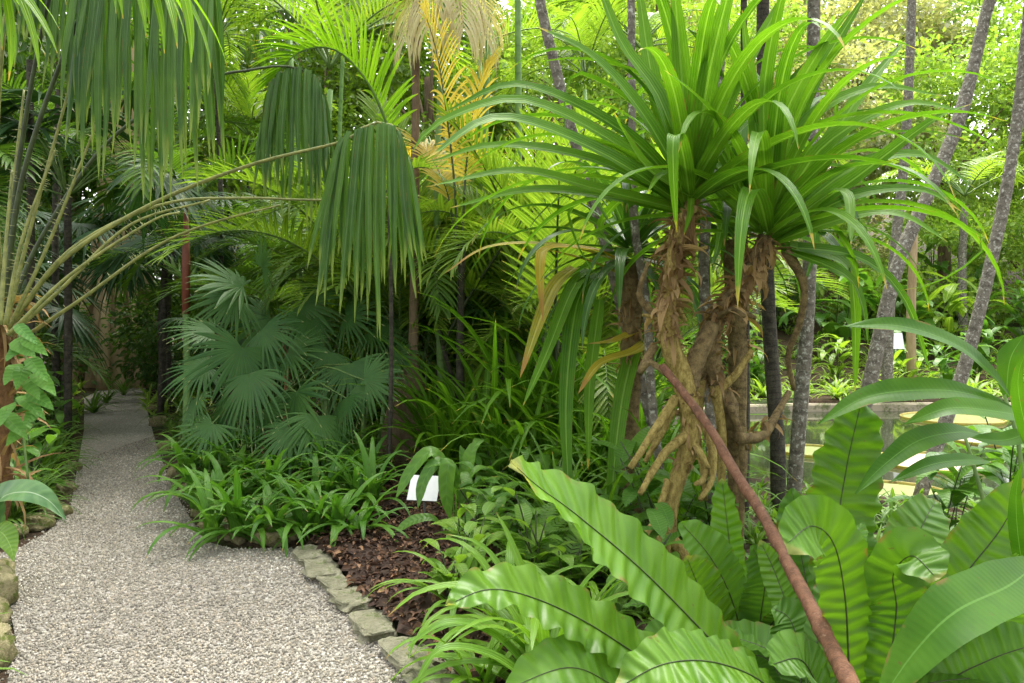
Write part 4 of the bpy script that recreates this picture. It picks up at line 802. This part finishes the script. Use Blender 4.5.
# spider-lily clumps between mulch and ferns
def lily(label, base, nl, L, w, hero=()):
    t = thing('spider_lily', label, 'lily plant', base)
    for k in range(nl):
        mb = MB(); strap_leaf(mb, np.asarray(base)+[U(-.05, .05), U(-.05, .05), 0], k*2.4, U(.45, 1.45), L*U(.7, 1.1), w*U(.8, 1.1), U(1.2, 2.4), 12, 4, .3); part('leaf', mb, M['crinum'], t)
    for px, d0, d1, hw in hero: hero_strap(t, t, px, d0, d1, hw, 'crinum')
lily('light green strap lily clump in front of the mulch, arching leaves', G(545, 712, .03)+[0, .15, 0], 26, .8, .03, [([(545, 690), (510, 610), (470, 586), (420, 592), (388, 616)], 3.3, 3.1, .03), ([(545, 690), (530, 600), (510, 540), (496, 512)], 3.4, 3.5, .03), ([(540, 690), (500, 640), (450, 622), (402, 650)], 3.2, 3.0, .028), ([(540, 690), (490, 655), (440, 650), (412, 690)], 3.1, 2.9, .028), ([(545, 690), (505, 580), (480, 545), (446, 534)], 3.4, 3.4, .026)])
lily('light green strap lily clump farther back beside small ferns', G(505, 640, .03), 22, .75, .026)
lily('light green strap lily clump under the rippled fern frond', G(590, 660, .03), 22, .7, .026)
lily('strap lily clump covering the right part of the mulch bed', G(462, 612, .03), 18, .6, .022)
lily('small strap lily clump by the lowest flat stone', G(480, 690, .03), 14, .55, .022)
def feather_fern(label, base, n, L):
    t = thing('feather_fern', label, 'fern', base)
    for k in range(n):
        az = k*2.4; c = arc(base, az, U(.7, 1.2), L*U(.8, 1.1), 24, U(.8, 1.4)); T = tangents(c); mb = MB()
        for i in range(3, 23):
            for sg in (-1, 1):
                d = nrm(T[i]*.35+hside(az)*sg); ln = L*.2*math.sin(PI*(i+2)/26); mb.strap(np.array([c[i], c[i]+d*ln*.5+[0, 0, .004], c[i]+d*ln]), T[i], np.array([.008, .009, .001]), .1, 2)
        mr = MB(); mr.tube(c, np.linspace(.004, .001, 24), 4); o = part('frond', mb, M['fern'], t); part('midrib', mr, M['stalk'], t, o)
feather_fern('small feathery fern right of the white card', G(522, 570, .04), 9, .55)
feather_fern('small feathery fern beside the strap lilies, under the nest fern frond', G(560, 590, .04), 9, .5)
feather_fern('small feathery fern at the foot of the screw pine roots', G(612, 580, .04), 8, .5)
# mid bed leafy plants
LEAF = [('ginger', 486, 540, .75, 'leafy plant right of the white card'), ('lush', 500, 510, .5, 'broad dark leafy plant behind the white card'), ('ginger', 510, 560, .65, 'leafy plant behind the strap lilies'),
        ('pale', 470, 590, .55, 'small pale leafy plant on the mulch edge'), ('lush', 560, 520, .5, 'broad leafy plant below the hanging yellow straps'), ('ginger', 600, 540, .6, 'leafy plant left of the prop roots'), ('pale', 570, 600, .6, 'small pale leafy plant beneath the rippled frond'), ('pale', 535, 590, .7, 'pale leafy plant beside the feathery fern'),
        ('ginger', 16, 468, .8, 'leafy plant spilling around the spiny palm trunk'), ('aroid', 52, 446, .9, 'arrow-leaved plant beside the path below the vine'), ('lush', 8, 520, .5, 'broad leafy plant behind the striped aroid'), ('lush', -4, 450, .9, 'broad leafy plant at the left picture edge'), ('pale', 462, 566, .6, 'small pale leafy plant at the right side of the mulch'), ('pale', 452, 610, .5, 'small pale leafy plant low on the mulch edge'), ('aroid', 26, 496, .9, 'arrow-leaved plant below the climbing vine'), ('ginger', 45, 455, .9, 'leafy plant beside the spiny palm trunk'), ('lush', 20, 445, .8, 'broad leafy plant behind the spiny palm trunk'), ('aroid', 62, 430, 1.0, 'arrow-leaved plant in shade at the left path edge'),
        ('lush', 660, 560, .7, 'broad leafy plant under the prop roots'), ('ginger', 640, 620, .7, 'leafy plant between nest fern and lilies'), ('lush', 950, 560, .6, 'broad leafy plant by the near pond edge'), ('lush', 1000, 540, .7, 'broad leafy plant at the right pond edge'),
        ('ginger', 700, 560, .8, 'leafy plant behind the dark nest fern'), ('lush', 600, 490, .6, 'broad leafy plant at the pond corner'), ('lush', 462, 462, .5, 'broad leafy plant under the feathery palms')]
for key, px, py, s_, lab in LEAF:
    g = G(px, py, .03); bushy('leafy_plant', lab, 'leafy plant', key, g[0], g[1], s_)
k = 0
for px, py, s_ in [(530, 500, .8), (555, 490, .9), (585, 500, .8), (615, 510, .7), (640, 500, .8), (500, 490, .8), (660, 530, .6), (690, 540, .6), (560, 540, .5), (600, 560, .5), (440, 482, .8), (462, 476, 1.0), (486, 480, 1.1), (512, 474, 1.2), (545, 476, 1.2), (572, 478, 1.2), (602, 480, 1.1), (628, 486, 1.0), (430, 470, .9), (652, 500, .9)]:
    g = G(px, py, .03); straps('tall_strap_plant', 'tall dark grassy strap plant in the thicket left of the prop roots', 'strap plant', g[0], g[1], s_, 'tall strap plants in the thicket')

t = thing('leafy_plant', 'leafy plant with long leaves drooping over the white card', 'leafy plant', G(452, 545, .03))
for px, d, hw in [([(452, 545), (448, 480), (432, 452), (412, 470), (396, 498)], (5.5, 5.45, 5.4), 9), ([(454, 545), (452, 490), (440, 462), (424, 480), (418, 508)], (5.5, 5.4, 5.3), 8), ([(455, 545), (456, 490), (450, 462), (446, 490), (450, 520)], (5.5, 5.3, 5.3), 9), ([(456, 545), (462, 490), (472, 450), (484, 440)], (5.6, 5.7), 8), ([(456, 545), (462, 500), (466, 468), (460, 445)], (5.6, 5.7), 8), ([(456, 545), (470, 510), (492, 492), (510, 500)], (5.5, 5.4), 8), ([(452, 545), (436, 520), (415, 520), (395, 532)], (5.4, 5.3), 7)]: hero_blade(t, px, d, hw, 'broad', ks=(0, .35, .5, .7, .9, 1), vs=(.08, .1, .7, 1, .6, .02))
# white cards
def card(label, c, w, h, tilt, rz, stake, lines=False):
    t = thing('plant_label', label, 'sign', (c[0], c[1], float(height(c[0], c[1]))))
    Mr = np.array(Matrix.Rotation(rz, 3, 'Z')@Matrix.Rotation(tilt, 3, 'X')); mb = MB(); mb.box(c, (w, h, .006), Mr); part('card', mb, M['white'], t, smooth=False)
    mb = MB(); mb.tube([np.array([c[0], c[1]+.02, -.1+float(height(c[0], c[1]))]), np.array(c)-[0, -.01, .01]], [.008, .008], 6); part('stake', mb, M['post'], t)
card('small blank white card tilted on a stake in the mulch bed', P(424, 488, 5.7), .22, .19, .95, -.2, True)
card('white board on a post beyond the pond', P(893, 341, 14.6), .4, .3, 1.3, .1, True)

# ------------------------------------------------------------------ palms in the middle distance
def at(px, d): return ((px-512)*d/F, d)
def palm_at(label, px, d, crown_py, nf, key, **kw):
    x, y = at(px, d); return feather_palm(label, (x, y), HC+(HY-crown_py)*d/F-float(height(x, y)), nf, key, **kw)
# the swollen-footed palm
b = P(408, 470, 8.3)*[1, 1, 0]; t = thing('bottle_palm', 'palm with brown swollen conical foot and thin dark stem above', 'palm', b)
c = spline([b, b+[0, 0, .4], b+[.02, 0, .95], b+[.06, 0, 1.4], b+[.1, 0, 6.4]], 30); mb = MB()
mb.tube(c, np.interp(np.linspace(0, 1, 30), [0, .06, .14, .21, 1], [.29, .25, .15, .05, .035]), 16, rough=.03, flute=lambda s, a: 1+.09*np.sin(a*5)*np.clip(1-s*3, 0, 1)); part('trunk', mb, M['brown_bark'], t)
for i in range(7): put_frond(t, 'areca_dark', (.1, 0, 6.4), i*2.4+.4, U(-.4, .1), .8)
def hero_fronds(t, px_list, d, matn, mids, **kw):
    for px in px_list:
        dd = np.linspace(d, d+px[0], len(px)-1); lf, rb = frond_geo(2.2, 0, 0, curve=[P(x, y, z) for (x, y), z in zip(px[1:], dd)], **kw)
        o = part('frond', lf, M[matn], t); part('midrib', rb, M[mids], t, o)
def hero_palm(label, px, d, py, r, mat):
    b = P(px, py, d)*[1, 1, 0]; t = thing('feather_palm', label, 'palm', b); mb = MB(); mb.tube(trunk_pts(b, P(px, py, d), 12, .02), np.linspace(r*1.2, r*.8, 12), 9, rough=.03); part('trunk', mb, M[mat], t); return t
t = hero_palm('palm with bright lime green arching frond lit from behind, above the hanging curtain', 388, 6.9, 180, .018, 'trunk_dark')
hero_fronds(t, [(-.5, (398, 180), (388, 128), (366, 80), (335, 50), (300, 52), (268, 84))], 6.9, 'bright', 'stalk', nl=40, ll=.62, lw=.021, vee=.45, hang=.14, start=.22)
t = hero_palm('palm with orange-yellow ageing fronds standing upright', 462, 8.0, 250, .04, 'trunk_dark')
hero_fronds(t, [(-.2, (458, 250), (454, 180), (446, 110), (436, 50), (424, 10)), (.3, (462, 250), (466, 170), (476, 100), (492, 60)), (.6, (458, 250), (446, 190), (424, 150), (404, 150))], 8.0, 'yellow', 'stalk_d', nl=30, ll=.5, lw=.015, vee=.3, hang=.25, start=.35)
t = hero_palm('tall palm with dried cream fronds drooping like a mop at the top', 446, 8.6, -5, .035, 'cane')
hero_fronds(t, [(-.3, (446, -5), (440, -24), (424, -18), (412, 8), (406, 40)), (-.3, (446, -5), (455, -24), (470, -16), (480, 10), (486, 40)), (-.7, (446, -5), (444, -24), (436, -10), (428, 30)), (-.7, (446, -5), (450, -22), (458, -8), (464, 30)), (.6, (446, -5), (432, -20), (415, -10), (404, 20)), (.6, (446, -5), (464, -20), (480, -8), (492, 24))], 8.6, 'cream', 'tan_bark', nl=18, ll=.75, lw=.011, vee=.1, hang=1.1, start=.1)
palm_at('palm with smooth green cane crossing the top edge, left cane of two', 497, 9.6, -90, 8, 'areca', r=.04, crown='cane')
palm_at('palm with smooth green cane crossing the top edge, right cane of two', 517, 9.9, -110, 8, 'areca', r=.042, crown='cane')
palm_at('palm with red upper stem and slim greenish trunk by the path bend', 186, 9.2, 305, 7, 'areca_dark', r=.04, crown='red_stem', sc=.8)
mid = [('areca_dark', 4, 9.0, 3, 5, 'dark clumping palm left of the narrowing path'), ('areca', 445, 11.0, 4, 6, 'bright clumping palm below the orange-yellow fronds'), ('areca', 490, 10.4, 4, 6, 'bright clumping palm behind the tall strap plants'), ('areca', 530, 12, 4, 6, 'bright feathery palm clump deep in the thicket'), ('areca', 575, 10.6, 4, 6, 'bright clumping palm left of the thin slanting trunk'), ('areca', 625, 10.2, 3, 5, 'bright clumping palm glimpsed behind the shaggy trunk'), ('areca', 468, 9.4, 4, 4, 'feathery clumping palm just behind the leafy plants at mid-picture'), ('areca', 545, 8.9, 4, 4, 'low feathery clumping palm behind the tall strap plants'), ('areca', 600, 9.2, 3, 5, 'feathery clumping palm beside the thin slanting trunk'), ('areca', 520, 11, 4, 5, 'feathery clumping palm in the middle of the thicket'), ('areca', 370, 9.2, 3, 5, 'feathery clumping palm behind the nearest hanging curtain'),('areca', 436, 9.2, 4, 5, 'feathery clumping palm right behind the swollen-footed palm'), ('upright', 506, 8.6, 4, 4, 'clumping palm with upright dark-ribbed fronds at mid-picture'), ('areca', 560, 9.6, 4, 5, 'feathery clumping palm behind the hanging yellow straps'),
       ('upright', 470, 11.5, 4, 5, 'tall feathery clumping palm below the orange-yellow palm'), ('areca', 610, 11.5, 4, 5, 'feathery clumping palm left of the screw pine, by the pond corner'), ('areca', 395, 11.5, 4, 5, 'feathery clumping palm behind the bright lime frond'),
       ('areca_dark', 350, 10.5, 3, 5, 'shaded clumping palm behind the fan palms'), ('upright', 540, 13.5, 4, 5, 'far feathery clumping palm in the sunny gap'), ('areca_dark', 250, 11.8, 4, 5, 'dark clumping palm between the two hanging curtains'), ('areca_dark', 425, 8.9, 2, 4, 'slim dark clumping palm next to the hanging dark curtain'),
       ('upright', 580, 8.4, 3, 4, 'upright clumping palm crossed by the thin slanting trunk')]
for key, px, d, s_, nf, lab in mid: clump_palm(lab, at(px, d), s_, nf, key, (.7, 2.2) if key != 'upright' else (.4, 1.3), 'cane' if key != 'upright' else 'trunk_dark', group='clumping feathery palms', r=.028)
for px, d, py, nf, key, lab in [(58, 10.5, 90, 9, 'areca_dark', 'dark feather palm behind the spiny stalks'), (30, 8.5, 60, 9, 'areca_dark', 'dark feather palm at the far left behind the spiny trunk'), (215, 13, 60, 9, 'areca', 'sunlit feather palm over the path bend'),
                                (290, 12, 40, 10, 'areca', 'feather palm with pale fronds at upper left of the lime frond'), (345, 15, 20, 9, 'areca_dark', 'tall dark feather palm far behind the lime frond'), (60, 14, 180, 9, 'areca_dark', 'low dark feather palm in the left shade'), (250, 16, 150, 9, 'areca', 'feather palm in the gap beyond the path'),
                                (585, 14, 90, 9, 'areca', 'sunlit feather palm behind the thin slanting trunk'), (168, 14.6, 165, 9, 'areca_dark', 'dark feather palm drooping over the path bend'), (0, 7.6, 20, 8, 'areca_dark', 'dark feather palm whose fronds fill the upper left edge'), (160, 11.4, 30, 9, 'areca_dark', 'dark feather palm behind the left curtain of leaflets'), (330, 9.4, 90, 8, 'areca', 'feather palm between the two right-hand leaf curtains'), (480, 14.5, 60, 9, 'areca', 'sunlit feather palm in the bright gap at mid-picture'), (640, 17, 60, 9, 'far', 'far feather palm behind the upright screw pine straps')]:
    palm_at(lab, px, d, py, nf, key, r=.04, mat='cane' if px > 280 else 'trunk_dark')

# the buttressed tree at the end of the path
b = np.array([*at(116, 17.5), 0.]); t = thing('buttressed_tree', 'broad fluted brown trunk with buttress ridges at the end of the path', 'tree', b)
c = spline([b+[0, 0, -.1], b+[0, 0, 1.0], b+[.05, 0, 2.4], b+[.1, 0, 5], b+[.1, 0, 8]], 40); mb = MB()
mb.tube(c, np.interp(np.linspace(0, 1, 40), [0, .1, .3, .6, 1], [.85, .72, .5, .4, .3]), 48, rough=.02, flute=lambda s, a: 1+.2*np.sin(a*9+s*2)*np.clip(1.3-s*1.6, .1, 1)+.1*np.sin(a*17)); part('trunk', mb, M['tan_bark'], t)
for k in range(9):
    a = k*.7+U(-.1, .1); r = U(.8, 1.15); q = b+[r*math.cos(a), r*math.sin(a), 0]; mb = MB(); mb.tube(spline([q, q+[-.15*math.cos(a), -.15*math.sin(a), 1.4], b+[.35*math.cos(a), .35*math.sin(a), U(2.6, 3.6)]], 12), np.linspace(U(.1, .16), .06, 12), 8, rough=.08); part('prop_root', mb, M['tan_bark'], t)
cr, _ = crown_geo(4.2, 2.4, 4500, .22, 40); link('crown', cr.mesh('crown', M['crown_dark']), t, (.1, 0, 8.6))

# ------------------------------------------------------------------ trees behind
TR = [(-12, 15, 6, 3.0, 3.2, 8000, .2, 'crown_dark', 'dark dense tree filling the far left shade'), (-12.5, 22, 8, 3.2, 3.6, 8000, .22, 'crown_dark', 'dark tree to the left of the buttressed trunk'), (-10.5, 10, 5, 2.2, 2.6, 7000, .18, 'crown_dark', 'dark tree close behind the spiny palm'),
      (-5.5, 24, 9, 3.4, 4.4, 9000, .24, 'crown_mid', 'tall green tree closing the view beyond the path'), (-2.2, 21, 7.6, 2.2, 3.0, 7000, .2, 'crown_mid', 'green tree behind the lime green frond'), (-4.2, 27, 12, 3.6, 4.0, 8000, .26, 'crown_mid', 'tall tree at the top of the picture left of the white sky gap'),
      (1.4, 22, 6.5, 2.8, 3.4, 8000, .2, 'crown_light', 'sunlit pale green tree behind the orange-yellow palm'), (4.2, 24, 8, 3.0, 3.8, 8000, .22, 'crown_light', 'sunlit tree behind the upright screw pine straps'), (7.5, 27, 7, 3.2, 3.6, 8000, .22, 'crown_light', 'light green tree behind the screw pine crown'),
      (10.5, 26, 6.0, 2.8, 3.2, 8000, .2, 'crown_pale', 'pale haze-coloured tree behind the leaning grey trunk'), (13.5, 25, 5.4, 2.8, 3.0, 8000, .2, 'crown_light', 'bright yellow-green tree behind the rightmost leaning trunk'), (17, 26, 6.2, 3.0, 3.4, 8000, .2, 'crown_light', 'light tree at the right edge beyond the pond'),
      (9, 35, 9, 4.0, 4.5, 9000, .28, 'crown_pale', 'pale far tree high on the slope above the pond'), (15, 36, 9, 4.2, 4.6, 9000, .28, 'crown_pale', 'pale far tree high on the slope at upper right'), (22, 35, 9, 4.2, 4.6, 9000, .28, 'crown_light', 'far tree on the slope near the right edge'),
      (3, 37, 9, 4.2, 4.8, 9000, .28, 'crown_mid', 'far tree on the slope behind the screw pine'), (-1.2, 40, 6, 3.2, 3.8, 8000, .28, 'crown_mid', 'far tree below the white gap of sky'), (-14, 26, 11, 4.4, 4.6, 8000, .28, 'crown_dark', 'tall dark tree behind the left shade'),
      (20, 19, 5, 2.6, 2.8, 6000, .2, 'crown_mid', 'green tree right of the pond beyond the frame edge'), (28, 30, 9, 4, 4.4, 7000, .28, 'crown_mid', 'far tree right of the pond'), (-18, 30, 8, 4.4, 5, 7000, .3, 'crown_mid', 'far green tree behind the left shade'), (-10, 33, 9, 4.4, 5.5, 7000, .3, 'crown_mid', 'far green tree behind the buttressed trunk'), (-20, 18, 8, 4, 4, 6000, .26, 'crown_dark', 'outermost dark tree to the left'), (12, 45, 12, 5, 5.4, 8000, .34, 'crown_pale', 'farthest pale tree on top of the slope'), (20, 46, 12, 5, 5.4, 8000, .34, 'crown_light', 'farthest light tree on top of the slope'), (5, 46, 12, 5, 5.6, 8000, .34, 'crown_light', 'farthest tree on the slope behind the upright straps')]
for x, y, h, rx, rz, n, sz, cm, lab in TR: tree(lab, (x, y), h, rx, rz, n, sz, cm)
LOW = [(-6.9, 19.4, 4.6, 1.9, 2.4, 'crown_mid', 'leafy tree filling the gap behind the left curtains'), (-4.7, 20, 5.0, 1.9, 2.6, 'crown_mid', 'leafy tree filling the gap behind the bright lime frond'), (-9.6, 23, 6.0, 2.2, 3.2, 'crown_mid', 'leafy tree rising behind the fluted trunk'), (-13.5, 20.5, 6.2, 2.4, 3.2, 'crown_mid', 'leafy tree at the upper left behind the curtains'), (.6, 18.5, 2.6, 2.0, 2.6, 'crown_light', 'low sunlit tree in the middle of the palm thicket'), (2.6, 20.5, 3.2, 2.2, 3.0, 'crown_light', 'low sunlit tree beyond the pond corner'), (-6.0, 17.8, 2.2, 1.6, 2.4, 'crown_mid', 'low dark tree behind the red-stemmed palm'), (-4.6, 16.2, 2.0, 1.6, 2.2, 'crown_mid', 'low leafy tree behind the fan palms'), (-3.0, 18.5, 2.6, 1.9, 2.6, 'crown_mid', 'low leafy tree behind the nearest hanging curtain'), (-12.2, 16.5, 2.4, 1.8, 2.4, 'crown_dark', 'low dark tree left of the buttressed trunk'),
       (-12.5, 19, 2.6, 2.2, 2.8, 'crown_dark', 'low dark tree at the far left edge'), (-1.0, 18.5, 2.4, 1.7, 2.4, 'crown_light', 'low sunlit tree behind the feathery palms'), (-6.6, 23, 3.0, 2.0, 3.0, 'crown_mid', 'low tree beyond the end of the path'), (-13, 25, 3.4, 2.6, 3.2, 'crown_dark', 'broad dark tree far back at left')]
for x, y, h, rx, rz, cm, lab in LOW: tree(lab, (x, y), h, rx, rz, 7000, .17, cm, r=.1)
# bushes that close the lower gaps
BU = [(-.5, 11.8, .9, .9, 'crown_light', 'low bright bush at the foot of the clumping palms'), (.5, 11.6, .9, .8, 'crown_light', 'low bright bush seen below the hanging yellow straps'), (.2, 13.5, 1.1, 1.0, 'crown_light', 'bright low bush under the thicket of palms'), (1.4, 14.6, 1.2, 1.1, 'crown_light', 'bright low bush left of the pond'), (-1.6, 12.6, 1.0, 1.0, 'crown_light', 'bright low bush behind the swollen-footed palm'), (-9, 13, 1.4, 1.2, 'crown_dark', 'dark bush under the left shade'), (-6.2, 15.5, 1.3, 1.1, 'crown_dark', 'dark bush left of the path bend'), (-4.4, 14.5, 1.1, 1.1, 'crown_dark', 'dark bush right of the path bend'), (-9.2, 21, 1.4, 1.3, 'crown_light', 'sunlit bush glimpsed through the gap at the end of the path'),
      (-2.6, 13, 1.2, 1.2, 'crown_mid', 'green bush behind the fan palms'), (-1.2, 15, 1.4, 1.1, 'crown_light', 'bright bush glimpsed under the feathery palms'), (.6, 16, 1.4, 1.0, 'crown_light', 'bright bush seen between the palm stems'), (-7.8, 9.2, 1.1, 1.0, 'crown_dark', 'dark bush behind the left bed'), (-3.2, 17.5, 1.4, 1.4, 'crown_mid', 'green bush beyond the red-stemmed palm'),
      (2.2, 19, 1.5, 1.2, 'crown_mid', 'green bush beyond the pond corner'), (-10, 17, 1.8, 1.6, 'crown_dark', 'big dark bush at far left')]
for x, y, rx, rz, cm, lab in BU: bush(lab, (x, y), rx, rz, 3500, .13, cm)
# far bank of the pond: broad-leaved clumps in rows up the slope
k = 0
rows = [(15.4, 10, (2.4, 16), .62, ('bank', 'bank_dark', 'pale')), (17.2, 11, (1.6, 18), .95, ('bank_dark', 'bank', 'lush')), (19.4, 11, (1.6, 20), 1.25, ('bank_dark', 'bank_dark', 'bank')), (22, 10, (3, 21), 1.4, ('bank', 'bank_dark', 'bank'))]
rn = ['front row on the far pond bank', 'second row on the far bank', 'third row up the bank', 'topmost row of the bank']
for ri, (y, n, (x0, x1), s_, keys) in enumerate(rows):
    for i in range(n):
        x = x0+(x1-x0)*(i+U(.2, .8))/n; key = keys[k % 3]; k += 1
        bushy('bank_shrub', f"{'bright' if key != 'bank_dark' else 'dark'} broad-leaved clump, {ORD[i]} in {rn[ri]}", 'shrub', key, x, y+U(-.5, .5), s_*U(.8, 1.2), 'broad-leaved clumps on the far bank')
for i in range(15):
    x = 1.6+i*1.0+U(-.3, .3); straps('bank_plant', f'light green strap plant on the pond bank, {ORD[i]} along the rim', 'strap plant', x, 14.45+U(-.1, .4), U(.5, .85), 'strap plants along the far rim')
for i, (x, y, cm) in enumerate([(4.5, 24, 'crown_light'), (7, 23.5, 'crown_pale'), (9.5, 23, 'crown_light'), (12, 22.5, 'crown_light'), (15, 23, 'crown_light'), (17.5, 24, 'crown_light'), (6, 27, 'crown_pale'), (9, 29, 'crown_pale'), (12, 29, 'crown_pale'), (15.5, 29.5, 'crown_light'), (11, 32, 'crown_pale'), (18.5, 31, 'crown_light')]):
    bush(f'loose {"pale haze-coloured" if cm == "crown_pale" else "yellow-green"} bush beyond the pond, {ORD[i]} on the slope', (x, y), 1.7, 1.8, 3500, .17, cm, 'bushes on the far slope')
for x, y, h, lab in [(6.4, 21, 4.2, 'far palm behind the right screw pine head'), (11.6, 20.5, 3.6, 'far palm between the two leaning trunks'), (15.5, 21, 4.6, 'far palm right of the pale leaning trunk')]: feather_palm(lab, (x, y), h, 10, 'far', r=.1, mat='trunk_grey')

# ------------------------------------------------------------------ low growth on all beds
def cover(n, x0, x1, y0, y1, L, keep, mat, name):
    mb = MB(); c = 0
    while c < n:
        x, y = U(x0, x1), U(y0, y1)
        if inside(PATH, x, y) or inside(MUL, x, y) or pond_f(x, y) < 1.06 or not keep(x, y): c += .2; continue
        z = float(height(x, y)); r = U(0, 1)
        for j in range(6): strap_leaf(mb, (x, y, z-.01), U(0, 6.3), U(.3, 1.4), L*U(.5, 1.2), L*.055, U(.8, 2), 5, 2, .3, r=(r+U(0, .3)) % 1)
        c += 1
    kind(link(name, mb.mesh(name, M[mat])), 'stuff')
pth = lambda x, y: any(inside(PATH, x+a, y+b) for a in (-.14, .14) for b in (-.14, .14))
cover(2600, -9, 5, 2.4, 12, .26, lambda x, y: abs(x) < y*.72+.5 and not pth(x, y), 'cover', 'ground_cover')
cover(1800, -9, 20, 12, 24, .4, lambda x, y: abs(x) < y*.72+.5, 'bank', 'bank_ground_cover')
